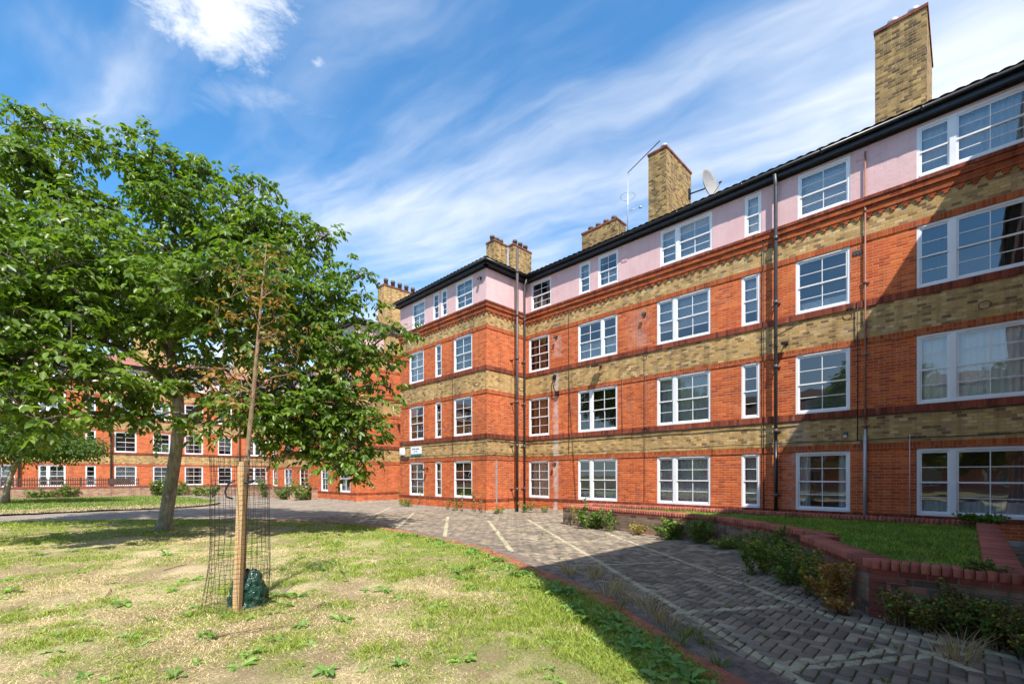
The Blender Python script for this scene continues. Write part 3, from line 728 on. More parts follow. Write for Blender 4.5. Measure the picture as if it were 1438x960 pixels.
def pave_mat(far=False):
    t = NT('block_paving' if not far else 'block_paving_distant'); g = t.geo()
    if far:
        u, v, _ = t.sep(g)
        bw, bh = .2, .1
        row = t.m('FLOOR', t.m('DIVIDE', v, bh)); uu = t.m('ADD', u, t.m('MULTIPLY', t.m('MODULO', t.m('ABSOLUTE', row), 2), .1))
        col = t.m('FLOOR', t.m('DIVIDE', uu, bw)); wn = t.n('ShaderNodeTexWhiteNoise', noise_dimensions='2D'); t.set(wn, 'Vector', t.comb(col, row))
        c = t.ramp(wn.outputs['Value'], [(0, (.21, .17, .135)), (.5, (.28, .23, .18)), (1, (.35, .29, .23))])
        fu = t.m('FRACT', t.m('DIVIDE', uu, bw)); fv = t.m('FRACT', t.m('DIVIDE', v, bh))
        j = t.m('MAXIMUM', t.m('LESS_THAN', fu, .05), t.m('LESS_THAN', fv, .1))
        c = t.mix(j, c, (.1, .085, .05))
    else:
        c = t.n('ShaderNodeAttribute', attribute_name='Col').outputs['Color']
    c = t.mix(1, c, t.ramp(t.noise(g, 70, 5, .8), [(.25, .65), (.75, 1.3)]), 'MULTIPLY')
    c = t.mix(1, c, t.ramp(t.noise(g, .9, 5, .6), [(.3, .78), (.7, 1.2)]), 'MULTIPLY')
    c = t.mix(t.ramp(t.noise(g, 2.2, 6, .75), [(.56, 0.), (.72, .5)]), c, (.13, .1, .07))
    c = paint(t, c, g)
    oil = t.noise(g, .8, 5, .65); c = t.mix(t.ramp(oil, [(.6, 0.), (.68, .45)]), c, (.07, .06, .05))
    c = t.mix(t.ramp(t.noise(g, 260, 2, .5), [(.6, 0.), (.7, .35)]), c, (.55, .5, .45))
    t.set(t.b, 'Base Color', c); t.set(t.b, 'Roughness', .9); t.set(t.b, 'Specular IOR Level', .25)
    t.bump(t.noise(g, 120, 5, .8), .7, .004); return t.mat
M['pave'] = pave_mat(); M['pavefar'] = pave_mat(True)
def road_mask(x, y):
    return ~inside(lawn_poly, x, y) & ~inside(isle_poly, x, y) & ~inside(plant, x, y) & ~inside(bplant, x, y)
def blocks(X0, X1, Y0, Y1):
    w = .1; i0, i1 = int(X0/w), int(X1/w); j0, j1 = int(Y0/w), int(Y1/w)
    I, J = np.meshgrid(np.arange(i0, i1), np.arange(j0, j1), indexing='ij'); I = I.ravel(); J = J.ravel()
    c = (I-J) % 4
    h = c == 0; v = c == 3
    cx = np.concatenate([(I[h]+1)*w, (I[v]+.5)*w]); cy = np.concatenate([(J[h]+.5)*w, (J[v]+1)*w])
    hx = np.concatenate([np.full(h.sum(), w), np.full(v.sum(), w/2)]); hy = np.concatenate([np.full(h.sum(), w/2), np.full(v.sum(), w)])
    k = road_mask(cx, cy) & ((cx < 14.55)); cx, cy, hx, hy = cx[k], cy[k], hx[k], hy[k]
    n = len(cx); rg = np.random.default_rng(3)
    gap = .0045+rg.random(n)*.003
    z = rg.normal(0, .0018, n)+.012*(fbm(cx*.6, cy*.6, 31, 3)-.5); tx = rg.normal(0, .012, n); ty = rg.normal(0, .012, n); ro = rg.normal(0, .012, n)
    V = np.zeros((n, 12, 3)); sg = np.array([(-1, -1), (1, -1), (1, 1), (-1, 1)])
    for lay, (ins, dz) in enumerate(((0., -.03), (0., -.007), (.007, 0.))):
        for q in range(4):
            dx = sg[q, 0]*(hx-gap-ins); dy = sg[q, 1]*(hy-gap-ins)
            rx = dx-dy*ro; ry = dy+dx*ro
            V[:, lay*4+q, 0] = cx+rx; V[:, lay*4+q, 1] = cy+ry; V[:, lay*4+q, 2] = z+dz+rx*tx+ry*ty
    fs = [(8, 9, 10, 11)]
    for a in (0, 4):
        for q in range(4): fs.append((a+q, a+(q+1) % 4, a+4+(q+1) % 4, a+4+q))
    L = (np.array(fs)[None]+(np.arange(n)*12)[:, None, None]).ravel()
    r = rg.random(n); pal = np.array([(.15, .12, .09), (.19, .152, .112), (.225, .18, .13), (.26, .2, .142), (.3, .24, .175)])
    col = pal[(r*4.999).astype(int)]*(.85+.3*rg.random((n, 1))); col = np.concatenate([col, np.ones((n, 1))], 1)
    me = npmesh('road', V.reshape(-1, 3), 4, L, M['pave'], np.repeat(col, 12, 0))
    return tag(link('road', me), kind='structure')
blocks(2.4, 14.6, -3, 17)
# joints: mossy sand bed under the blocks
t = NT('mossy_joint_sand'); g = t.geo(); t.set(t.b, 'Base Color', t.mix(t.ramp(t.noise(g, 1.6, 5, .7), [(.4, 0.), (.6, 1.)]), t.mix(t.noise(g, 40, 3), (.07, .05, .03), (.15, .11, .06)), (.1, .11, .025))); t.set(t.b, 'Roughness', 1.)
mb = MB(); mb.face([(2.0, -9, -.016), (16, -9, -.016), (16, 17, -.016), (2.0, 17, -.016)]); tag(mb.build('road_bed', t.mat), kind='structure')
sheet('road', [(-40, 17), (24, 17), (24, 60), (-40, 60)], -30, 16, 17, 47.6, .5, -.004, M['pavefar'], .0)
# concrete patches of kerb apron near the lawn (dirt channel)
def strip(name, path, a, b, z, mat, dz=0, i0=0, i1=None):
    mb = MB(); P = path[i0:i1]
    pr = None
    for i, p in enumerate(P):
        d = (P[min(i+1, len(P)-1)]-P[max(i-1, 0)]); d = Vector((d.x, d.y)).normalized(); n = Vector((d.y, -d.x))
        q = (p[0]+n.x*a, p[1]+n.y*a, p[0]+n.x*b, p[1]+n.y*b)
        if pr: mb.face([(pr[0], pr[1], z), (pr[2], pr[3], z), (q[2], q[3], z+dz), (q[0], q[1], z+dz)][::-1])
        pr = q
    return tag(mb.build(name, mat), kind='structure')
kfine = [Vector((p[0], p[1])) for p in kp]
t = NT('dirty_channel'); g = t.geo(); c = t.mix(t.ramp(t.noise(g, 5, 6, .75), [(.35, 0.), (.62, 1.)]), (.075, .055, .045), (.26, .2, .16)); c = t.mix(t.ramp(t.noise(g, 60, 4, .8), [(.5, 0.), (.7, .6)]), c, (.38, .3, .22))
t.set(t.b, 'Base Color', c); t.set(t.b, 'Roughness', .95); t.bump(t.noise(g, 30, 6, .8), 1., .025)
strip('gutter_channel', kfine, .1, .48, .006, t.mat)
# --- brick kerb
def kerb(path, w0, w1, z, L, mat, name, i1=None, gap=.006, jit=.01, seed=3, tone=.2):
    r = random.Random(seed); V = []; Lp = []; C = []
    pts = path; d = 0; seg = []
    tot = [0]
    for a, b in zip(pts, pts[1:]): tot.append(tot[-1]+(b-a).length)
    def pos(s_):
        for i in range(len(pts)-1):
            if s_ <= tot[i+1]:
                f = (s_-tot[i])/(tot[i+1]-tot[i]); p = pts[i].lerp(pts[i+1], f); dr = (pts[i+1]-pts[i]).normalized(); return p, dr
        return pts[-1], (pts[-1]-pts[-2]).normalized()
    s_ = 0
    while s_+L < tot[-1]:
        p, _ = pos(s_+L/2); a, _ = pos(s_); b_, _ = pos(s_+L); dr = (b_-a).normalized(); n = Vector((dr.y, -dr.x))
        ro = r.gauss(0, .015); dr = Vector((dr.x-dr.y*ro, dr.y+dr.x*ro)); n = Vector((dr.y, -dr.x))
        zz = z+r.gauss(0, jit*.5); base = len(V); ch = .008
        off = r.gauss(0, jit*.4)
        for (zl, ins) in ((-.05, 0), (zz-ch, 0), (zz, ch)):
            for (sa, sb) in ((-1, 0), (1, 0), (1, 1), (-1, 1)):
                e = sa*(L/2-gap/2-ins); w = (w1-ins if sb else w0+ins)+off
                q = p+dr*e+n*w; V.append((q.x, q.y, zl))
        for f in ((8, 9, 10, 11), (0, 1, 5, 4), (1, 2, 6, 5), (2, 3, 7, 6), (3, 0, 4, 7), (4, 5, 9, 8), (5, 6, 10, 9), (6, 7, 11, 10), (7, 4, 8, 11)): Lp += [base+k for k in f]
        k = 1-tone+2*tone*r.random(); C += [(k, k*(.9+.2*r.random()), k, 1)]*12
        s_ += L
    V = np.array(V); Lp = np.array(Lp).reshape(-1, 4)[:, ::-1].ravel()
    return npmesh(name, V, 4, Lp, mat, C)
tag(link('kerb', kerb(kfine[:100], -.12, .1, .045, .22, M['coping'], 'kerb')), kind='structure')
ifine = [Vector((p[0], p[1])) for p in ip]
M['kerbstone'] = plain('pale_kerb_stone', (.4, .33, .27), .9, var=.3, scale=4, bump=.5)
strip('kerb', ifine, -.16, .02, .09, M['kerbstone']); strip('kerb', ifine, -.021, .02, .0, M['kerbstone'])

# ------------------------------------------------------------------ raised planters
def lerp2(poly, k): return [Vector(p) for p in poly]
def coping(parent, path, w0, w1, z, base, pitch=.0775, seed=1):
    me = kerb([Vector(p) for p in path], w0, w1, z, pitch, M['coping'], 'coping', gap=.008, jit=.004, seed=seed, tone=.25)
    # lift the block undersides to the wall top
    co = np.zeros(len(me.vertices)*3); me.vertices.foreach_get('co', co); co = co.reshape(-1, 3); lo = co[:, 2] < z-.06; co[lo, 2] = z-.085
    co -= np.array(parent.location); me.vertices.foreach_set('co', co.ravel()); me.update()
    return link('coping', me, parent)
def wall_run(parent, path, th, z0, z1, mat, name='wall'):
    mb = MB()
    for a, b in zip(path, path[1:]):
        a = Vector(a); b = Vector(b); d = (b-a).normalized(); n = Vector((-d.y, d.x))
        b2 = b+d*.0; p = [a, b2, b2+n*th, a+n*th]
        mb.hexa([(q.x, q.y, z0) for q in p]+[(q.x, q.y, z1) for q in p])
    return mb.build(name, mat, parent)
pw = empty('planter_wall', (plant[4][0], plant[4][1], 0))
tag(pw, 'low kinked brick planter wall with red coping in front of the right hand flats', 'planter wall')
# front run, from left end towards the near corner (outer side on the viewer's side)
front = [(11.15, 8.9), (10.85, 6.2), (10.5, 4.1), (9.5, 2.75), (8.4, 1.58)]
def off(path, k):
    out = []
    P = [Vector(p) for p in path]
    for i, p in enumerate(P):
        d = (P[min(i+1, len(P)-1)]-P[max(i-1, 0)]).normalized(); out.append(tuple(p+Vector((-d.y, d.x))*k))
    return out
side = [(8.0, 1.76), (6.15, .72), (6.2, -.38)]
TH = .24
for i, pth in enumerate((front, [(8.4, 1.58), (7.98, 1.78)], side[:2], side[1:], [(6.2, -.38), (13.1, -.38)], [(13.1, -.38), (13.1, 1.2), (12.95, 6), (12.6, 8.9), (11.15, 8.9)])):
    dk = i < 4
    wall_run(pw, pth, TH, -.05, .44, M['garden'] if dk else M['gardenred'])
    wall_run(pw, off(pth, -.006), TH+.012, .44, .515, M['gardenred'], 'oversailing_course')
    coping(pw, pth, -TH-.015, .015, .6, 0, seed=i)
# toothed brick quoin at the near corner
mb = MB()
for k in range(6):
    z = .0+k*.075; L = .24 if k % 2 else .12
    mb.box(6.15-.012-0, 6.15+TH*.6, .72-L-.04, .72+.02, z+.004, z+.071)
mb.build('quoin', M['kerbred'], pw)
mb = MB(); mb.face([(p[0], p[1], .47) for p in plant][::-1])
t = NT('planter_turf'); g = t.geo(); t.set(t.b, 'Base Color', t.mix(t.noise(g, 5, 5), (.03, .07, .01), (.09, .14, .03))); t.set(t.b, 'Roughness', 1.); t.bump(t.noise(g, 60, 4), 1., .03)
pt = mb.build('planter_lawn', t.mat); tag(pt, kind='structure')
M['farwall'] = brick_mat('sunlit_low_wall_brick', [(0, (.3, .15, .1)), (.5, (.42, .25, .16)), (1, (.5, .33, .22))], (.4, .3, .22), dirt=.3)
pb = empty('planter_wall', (8.6, 43.9, 0)); tag(pb, 'long low sunlit planter wall along the far range behind the trees', 'planter wall')
path = [(-26, 43.9), (8.6, 43.9), (10.2, 40.5), (10.7, 36), (10.6, 30.4), (11.3, 29.3), (11.72, 29.3)]
path = path[::-1]
wall_run(pb, path, TH, -.05, .62, M['farwall']); wall_run(pb, off(path, -.01), TH+.02, .62, .78, M['gardenred'], 'coping')
mb = MB(); mb.box(10.62, 10.9, 30.3, 30.7, 0, .66); mb.box(1.2, 1.5, 43.86, 44.2, 0, .66); mb.build('pier', M['gardenred'], pb)
# dark picket fence on the far wall
pf = empty('picket_fence', (-4, 44.0, .78)); tag(pf, 'dark brown picket fence standing on the far planter wall', 'fence')
for k in range(7):
    x0 = -18+k*3.2; x1 = x0+3.2
    if x1 > 4.6: x1 = 4.6
    mb = MB(); x = x0+.12
    while x < x1-.06: mb.box(x, x+.045, 43.99, 44.01, .8, 1.36+.02*rnd.random()); x += .115
    mb.build('picket_panel', M['fencewood'], pf)
    mb = MB(); mb.box(x0, x1, 44.012, 44.05, .9, .96); mb.box(x0, x1, 44.012, 44.05, 1.18, 1.24); mb.build('rail', M['fencewood'], pf)
    mb = MB(); mb.box(x0-.04, x0+.04, 43.97, 44.05, .78, 1.42); mb.build('post', M['fencewood'], pf)
mb = MB(); mb.box(2.6, 3.9, 43.95, 43.985, .85, 1.3); mb.build('solid_panel', M['fencewood'], pf)
# ------------------------------------------------------------------ vegetation
def leaf_mat(name, a, b, trans=.45, rough=.45, spec=.35):
    t = NT(name); at_ = t.n('ShaderNodeAttribute', attribute_name='Col').outputs['Color']
    s_ = t.n('ShaderNodeSeparateColor'); t.set(s_, 0, at_)
    c = t.mix(s_.outputs[0], a, b)
    t.set(t.b, 'Base Color', c); t.set(t.b, 'Roughness', rough); t.set(t.b, 'Specular IOR Level', spec)
    tl = t.n('ShaderNodeBsdfTranslucent'); t.set(tl, 0, t.mix(1, c, (1.6, 1.7, .5, 1), 'MULTIPLY'))
    mx = t.n('ShaderNodeMixShader', {0: trans}); t.set(mx, 1, t.b); t.set(mx, 2, tl); t.set(t.o, 'Surface', mx); return t.mat
def attr_leaf(name, trans=.35, rough=.6):
    t = NT(name); c = t.n('ShaderNodeAttribute', attribute_name='Col').outputs['Color']
    t.set(t.b, 'Base Color', c); t.set(t.b, 'Roughness', rough); t.set(t.b, 'Specular IOR Level', .25)
    tl = t.n('ShaderNodeBsdfTranslucent'); t.set(tl, 0, t.mix(1, c, (1.3, 1.4, .6, 1), 'MULTIPLY'))
    mx = t.n('ShaderNodeMixShader', {0: trans}); t.set(mx, 1, t.b); t.set(mx, 2, tl); t.set(t.o, 'Surface', mx); return t.mat
M['walnut'] = leaf_mat('walnut_leaf', (.035, .09, .014), (.23, .32, .045), .45, .36, .5)
M['hawthorn'] = leaf_mat('small_tree_leaf', (.03, .07, .01), (.13, .2, .03))
M['anyleaf'] = attr_leaf('weed_leaf')
M['blade'] = attr_leaf('grass_blade', .3, .7)
def bark(name, a, b, scale=6):
    t = NT(name); g = t.geo(); p = t.sep(g)
    n = t.noise(t.comb(t.m('MULTIPLY', p[0], 3), t.m('MULTIPLY', p[1], 3), t.m('MULTIPLY', p[2], .8)), scale, 6, .7)
    c = t.mix(t.ramp(n, [(.35, 0.), (.65, 1.)]), a, b); c = t.mix(t.ramp(t.noise(g, 2.5, 4), [(.5, 0.), (.7, .5)]), c, (.1, .12, .05))
    t.set(t.b, 'Base Color', c); t.set(t.b, 'Roughness', .9); t.bump(n, .9, .03); return t.mat
M['bark'] = bark('grey_brown_bark', (.2, .155, .11), (.48, .41, .32))
M['barkd'] = bark('dark_branch_bark', (.06, .05, .035), (.2, .16, .12))
M['bark2'] = bark('sapling_bark', (.2, .11, .06), (.42, .28, .18), 12)

def rot_from(dirs, rolls, rg):
    """orthonormal frames: x along dirs"""
    d = dirs/np.linalg.norm(dirs, axis=1, keepdims=True)
    up = np.tile(np.array([0, 0, 1.]), (len(d), 1)); s = np.cross(up, d); ln = np.linalg.norm(s, axis=1, keepdims=True); s = np.where(ln < 1e-3, [1, 0, 0], s/np.maximum(ln, 1e-6))
    n = np.cross(d, s)
    c, q = np.cos(rolls)[:, None], np.sin(rolls)[:, None]
    return d, s*c+n*q, n*c-s*q
LEAF = np.array([(0, 0, 0), (.3, -.30, .10), (.68, -.27, .06), (1, 0, -.12), (.68, .27, .06), (.3, .30, .10)])
LF = np.array([(0, 1, 2, 3), (0, 3, 4, 5)])
def leaves_mesh(name, pos, dirs, rolls, size, width, col, mat, rg):
    d, s, n = rot_from(dirs, rolls, rg); N = len(pos)
    V = pos[:, None]+size[:, None, None]*(LEAF[None, :, 0:1]*d[:, None]+LEAF[None, :, 1:2]*width*s[:, None]+LEAF[None, :, 2:3]*n[:, None])
    L = (LF[None]+(np.arange(N)*6)[:, None, None]).ravel()
    return npmesh(name, V.reshape(-1, 3), 4, L, mat, np.repeat(col, 6, 0))

def build_tree(name, label, group, base, trunk, limbs, clusters, mats, leafspec, seed, parent_loc=None):
    """trunk: list of (pos,r); clusters (N,4) centre+radius"""
    rg = np.random.default_rng(seed); r2 = random.Random(seed)
    root = empty(name, base); tag(root, label, 'tree', group); B = Vector(base)
    tb = MB()
    tp = [Vector(p) for p, r in trunk]; tr = [r for p, r in trunk]
    # slight wobble, flared foot
    tb.tube(tp, tr, 14)
    nodes = [(p, r) for p, r in zip(tp[len(tp)//2:], tr[len(tr)//2:])]
    br = MB()
    for (target, r1) in limbs:
        T = Vector(target)
        # attach point: nearest node that lies lower
        best = min(nodes, key=lambda q: (q[0]-T).length+max(0, q[0].z-T.z+.1)*1.5)
        p0, r0 = best; r0 = min(r0*.72, r1*3.2); L = (T-p0).length; n = max(4, int(L/.45)); pts = []; rr = []
        side = Vector((r2.gauss(0, 1), r2.gauss(0, 1), 0))*.12*L
        for i in range(n+1):
            f = i/n; p = p0.lerp(T, f)+side*math.sin(f*math.pi)*.6+Vector((0, 0, .16*L*math.sin(f*math.pi)))
            p += Vector((r2.gauss(0, .03), r2.gauss(0, .03), r2.gauss(0, .03)))*(0 if i == 0 else 1)
            pts.append(p); rr.append(r0+(r1-r0)*f)
        br.tube(pts, rr, 8); nodes += list(zip(pts[1:], rr[1:]))
    NP = np.array([tuple(p) for p, r in nodes]); NR = [r for p, r in nodes]
    pos = []; dr = []; rl = []; sz = []; col = []
    per, nl, ls, twig = leafspec
    for (cx, cy, cz, cr) in clusters:
        c = np.array((cx, cy, cz)); k = int(np.argmin(((NP-c)**2).sum(1)+np.maximum(0, NP[:, 2]-cz)*.5)); a = Vector(NP[k]); b = Vector(c)
        if (b-a).length > .1:
            md = a.lerp(b, .5)+Vector((r2.gauss(0, .08), r2.gauss(0, .08), .08))
            br.tube([a, md, b], [min(NR[k], .035), min(NR[k]*.6, .016), min(NR[k]*.4, .007)], 5)
        m = max(3, int(per*(cr/.6)**1.6))
        tone = rg.random()*.35
        for j in range(m):
            v = rg.normal(size=3); v /= np.linalg.norm(v); v[2] = abs(v[2])*.7 if rg.random() < .6 else v[2]*.6
            p = c+v*cr*(.35+.75*rg.random()); o = v+np.array([0, 0, -.15]); o /= np.linalg.norm(o)
            if j % 2 == 0 and twig: br.tube([b, b.lerp(Vector(p), .5)+Vector((0, 0, .04)), Vector(p)], [min(NR[k]*.35, .007), min(NR[k]*.28, .005), min(NR[k]*.2, .003)], 3, cap=False)
            # compound leaf: pairs of leaflets along a drooping stalk
            st = o*ls*2.0
            hor = np.cross(o, [0, 0, 1.]); hn = np.linalg.norm(hor); hor = hor/hn if hn > .1 else np.array([1., 0, 0])
            for q in range(nl):
                f = (q//2+1)/((nl+1)//2); lp = p+st*f*.9+np.array([0, 0, -.28*ls*2*f*f])
                ld = o*(.55 if q < nl-1 else 1)+(hor*(1 if q % 2 else -1) if q < nl-1 else 0)+np.array([0, 0, -.8])+rg.normal(size=3)*.35
                pos.append(lp); dr.append(ld); rl.append(rg.normal()*.55); sz.append(ls*(.7+.5*rg.random()))
                col.append(min(1, max(0, tone+rg.random()*.55)))
    pos = np.array(pos)-np.array(base)
    C = np.array(col)[:, None]*np.ones((1, 4))
    me = leaves_mesh('crown', pos, np.array(dr), np.array(rl), np.array(sz), .85, C, mats[1], rg)
    tb.build('trunk', mats[0], root); br.build('branches', mats[2] if len(mats) > 2 else mats[0], root); link('crown', me, root)
    return root

def blob_clusters(blobs, dens, seed, rmin=.38, rmax=.62):
    rg = np.random.default_rng(seed); out = []
    for (px, py, d, r) in blobs:
        c = at(px, py, d); n = int(dens*r**2.2)+2
        for i in range(n):
            v = rg.normal(size=3); v /= np.linalg.norm(v); f = rg.random()**.45
            out.append((c.x+v[0]*r*f, c.y+v[1]*r*f, c.z+v[2]*r*f*.85, rmin+(rmax-rmin)*rg.random()))
    return np.array(out)
BL = [(20, 330, 10, 1.5), (30, 470, 8.6, 1.3), (100, 270, 11.5, 1.15), (30, 225, 11, .8), (128, 205, 12, .5), (205, 235, 12, .6), (170, 400, 10.2, 1.6), (235, 265, 12.3, 1.0), (110, 530, 8.6, .75),
      (300, 320, 12.3, 1.3), (290, 450, 10.2, 1.4), (365, 330, 12.3, 1.1), (400, 420, 12, 1.45), (445, 480, 11.5, 1.1), (480, 425, 12.3, .65), (515, 500, 12, .8), (470, 590, 11.6, .95), (500, 645, 11.6, .45),
      (400, 560, 11, 1.05), (340, 570, 10, .6), (190, 555, 9.4, .55), (250, 530, 12.3, .9), (405, 315, 12.6, .6), (-70, 400, 11.4, 2.0), (-70, 260, 11.6, 1.4), (250, 390, 14.2, 1.7), (120, 410, 14, 1.8), (385, 470, 14, 1.3), (330, 390, 9.6, 1.0),
      (20, 560, 8, .5), (-60, 520, 8.6, 1.0), (60, 400, 8.8, 1.0), (545, 545, 12, .35), (290, 245, 12.6, .45), (450, 640, 11.6, .45), (75, 590, 8.2, .3), (425, 375, 12.6, .6), (60, 180, 11.7, .28), (25, 180, 11.7, .35), (215, 208, 12, .3), (262, 225, 12.3, .28), (355, 262, 12.5, .35), (508, 385, 12.3, .3), (555, 470, 12, .25), (455, 335, 12.6, .3), (480, 560, 11.5, .8), (430, 605, 11.3, .6), (505, 610, 11.6, .5), (380, 600, 10.6, .45), (150, 585, 9.4, .38), (290, 598, 10.2, .4), (50, 600, 8.8, .35), (500, 668, 11.6, .32), (400, 640, 10.8, .36), (215, 590, 9.6, .3), (470, 650, 11.3, .4)]
clus = blob_clusters(BL, 24, 5, .28, .54)
lit = at(230, 747, 12.3); tb_ = Vector((lit.x, lit.y, .02))
tr_pts = [(tb_+Vector((0, 0, -.1)), .25), (tb_+Vector((0, 0, .08)), .19), (at(233, 725, 12.3), .162), (at(240, 680, 12.3), .15), (at(247, 635, 12.3), .145), (at(251, 600, 12.25), .14), (at(250, 560, 12.2), .13), (at(240, 500, 12.1), .11), (at(232, 430, 12.1), .08), (at(228, 350, 12.1), .05), (at(225, 290, 12.2), .03)]
limbs = [(tuple(at(px, py, d)), .03) for (px, py, d, r) in sorted(BL, key=lambda b: -b[3])]
walnut = build_tree('walnut_tree', 'large spreading walnut tree with leaning grey trunk in the middle of the lawn', None, tuple(tb_), tr_pts, limbs, clus, (M['bark'], M['walnut'], M['barkd']), (16, 7, .155, True), 3)

# small tree on the far lawn
def small_clusters(c, rx, rz, n, seed, r=.35):
    rg = np.random.default_rng(seed); out = []
    for i in range(n):
        v = rg.normal(size=3); v /= np.linalg.norm(v); f = rg.random()**.4
        out.append((c.x+v[0]*rx*f, c.y+v[1]*rx*f, c.z+v[2]*rz*f*(1-.25*(f*math.hypot(v[0], v[1]))), r*(.8+.5*rg.random())))
    return np.array(out)
s0 = at(7, 707, 24); sb = Vector((s0.x, s0.y, .04)); sc = at(25, 622, 24)
st = build_tree('small_tree', 'small low tree with a wide flat crown on the far lawn at the left edge', None, tuple(sb), [(sb, .2), (at(9, 690, 24), .14), (at(13, 672, 24), .13), (at(22, 652, 24), .11), (at(24, 640, 24), .09)],
    [(tuple(at(x, y, d)), .03) for (x, y, d) in ((-50, 625, 24), (70, 628, 24), (110, 630, 24.5), (20, 600, 24), (50, 610, 26), (-10, 610, 22))],
    np.concatenate([small_clusters(sc, 3.3, 1.0, 130, 4), small_clusters(at(95, 628, 24), 1.5, .55, 45, 5), small_clusters(at(20, 600, 24), 2, .5, 50, 9)]), (M['bark'], M['hawthorn']), (110, 1, .17, False), 8)

# trees out of frame on the left: seen only in the window panes
for (x, y, rz, sc_, lab) in ((-13, 5, 1.0, 1.0, 'big walnut tree left of the viewpoint mirrored in the panes'), (-17, -6, 2.6, 1.15, 'big walnut tree behind the viewpoint mirrored in the panes')):
    c = copy_tree(walnut); c.location = (x, y, 0); c.rotation_euler.z = rz; c.scale = (sc_,)*3; c['label'] = lab

# ------------------------------------------------------------------ sapling, guard, stakes
g0 = Vector((1.42, 5.72, .03))
def gp(px, py, d=5.04): return at(px, py, d)
sp = [(gp(341, 850, 5.15), .035), (gp(341, 790, 5.15), .03), (gp(344, 700, 5.15), .028), (gp(349, 620, 5.15), .025), (gp(356, 550, 5.15), .022), (gp(362, 480, 5.1), .018), (gp(367, 420, 5.1), .012), (gp(372, 370, 5.1), .006), (gp(374, 345, 5.1), .003)]
rg = np.random.default_rng(12); sl = []; scl = []
for i in range(17):
    f = rg.random(); py = 600-f*230; px = 352+(600-py)*.07; w = 95*(1-.55*f)*(.3+.7*rg.random()); sgn = 1 if i % 2 else -1
    dd = 5.1+rg.normal()*.25; e = at(px+sgn*w, py-18-40*rg.random(), dd); sl.append((tuple(e), .0025))
    for q in range(3):
        e2 = at(px+sgn*w*(.5+.25*q), py-14-14*q*rg.random(), dd); scl.append((e2.x+rg.normal()*.05, e2.y+rg.normal()*.05, e2.z, .13))
for i in range(14): e = at(366+rg.normal()*12, 470-i*9, 5.1); scl.append((e.x, e.y, e.z, .12))
M['sapleaf'] = leaf_mat('wilting_sapling_leaf', (.12, .17, .03), (.42, .14, .05), .35)
sap = build_tree('sapling', 'thin young tree with sparse wilting reddish leaves inside the wire guard', None, (sp[0][0].x, sp[0][0].y, .03), sp, sl, np.array(scl), (M['bark2'], M['sapleaf']), (34, 3, .06, False), 6)
# wooden stake
def stake_mesh():
    mb = MB(); a = gp(333, 858, 5.0); b = gp(341, 648, 5.0); w = .034
    x = Vector((1, -1, 0)).normalized()*w; y = Vector((1, 1, 0)).normalized()*w
    mb.hexa([a-x-y, a+x-y, a+x+y, a-x+y, b-x-y, b+x-y, b+x+y, b-x+y]); return mb
sk = stake_mesh().build('tree_stake', M['wood']); tag(sk, 'square new timber stake standing upright inside the wire tree guard', 'stake')
# wire guard
gd = empty('tree_guard', (1.5, 5.75, .03)); tag(gd, 'tall cylinder of black welded wire mesh around the sapling and its stake', 'tree guard')
cg_t = gp(333, 668, 5.05); 
def gpt(ang, f):
    # f 0 bottom .. 1 top; the lower third is pushed to the left
    bul = 1-.05*f
    zz = .05+1.66*f
    c = Vector((1.44, 5.72, 0)); lf = Vector((-1, 1, 0)).normalized(); sh = .085*max(0, 1-f/.45)*(1 if f < .45 else 0)
    r = .285+.012*math.sin(ang*3+f*4)
    k = max(0, math.cos(ang-R(135)))
    return c+lf*sh*k+Vector((math.cos(ang)*r, math.sin(ang)*r, zz))+Vector((.01*math.sin(f*9+ang*2), .01*math.cos(f*7), 0))
NV = 30
mb = MB()
for i in range(NV):
    a = 2*math.pi*i/NV; mb.tube([gpt(a, f/12) for f in range(13)], .0019, 4, cap=False)
for j in range(33):
    f = j/32; mb.tube([gpt(2*math.pi*i/NV, f) for i in range(NV+1)], .0017, 4, cap=False)
mb.build('wire_mesh', M['wire'], gd)
# rubber tie
tie = MB(); c0 = gp(338, 676, 5.0); pts = []
for i in range(15):
    a = 2*math.pi*i/14; pts.append(c0+Vector((1, -1, 0)).normalized()*(.075*math.cos(a)+.03)+Vector((1, 1, 0)).normalized()*(.065*math.sin(a)+.05)+Vector((0, 0, .012*math.sin(a*2))))
tie.tube(pts, .013, 6); lp = [gp(330, 674, 4.96), gp(320, 680, 4.95), gp(316, 690, 4.95), gp(318, 697, 4.95), gp(327, 700, 4.96)]; tie.tube(lp, .010, 6)
tag(tie.build('tree_tie', M['rubber']), 'black rubber strap looped round the stake and sapling', 'tree tie')
# watering bag
def bag():
    rg = np.random.default_rng(2); nu, nv = 44, 22; V = []
    for j in range(nv+1):
        f = j/nv; r = (.205*(1-f)**.5+.045*f) if f > .02 else .2; z = .02+.4*f
        for i in range(nu):
            a = 2*math.pi*i/nu
            k = 1+.10*math.sin(a*5+f*9)+.06*math.sin(a*11-f*14)+.05*math.sin(f*26+a*3)
            V.append((1.56+math.cos(a)*r*k, 5.86+math.sin(a)*r*k, z+.015*math.sin(a*4+f*8)))
    L = []
    for j in range(nv):
        for i in range(nu): L += [j*nu+i, j*nu+(i+1) % nu, (j+1)*nu+(i+1) % nu, (j+1)*nu+i]
    t = NT('green_watering_bag'); n = t.noise(t.geo(), 11, 3, .5, 2.5); t.set(t.b, 'Base Color', (.012, .06, .038, 1)); t.set(t.b, 'Roughness', .22); t.set(t.b, 'Specular IOR Level', .6); t.bump(n, 1., .03)
    return npmesh('watering_bag', np.array(V), 4, L, t.mat, smooth=True)
tag(link('watering_bag', bag()), 'crumpled shiny dark green plastic watering bag at the foot of the sapling', 'watering bag')

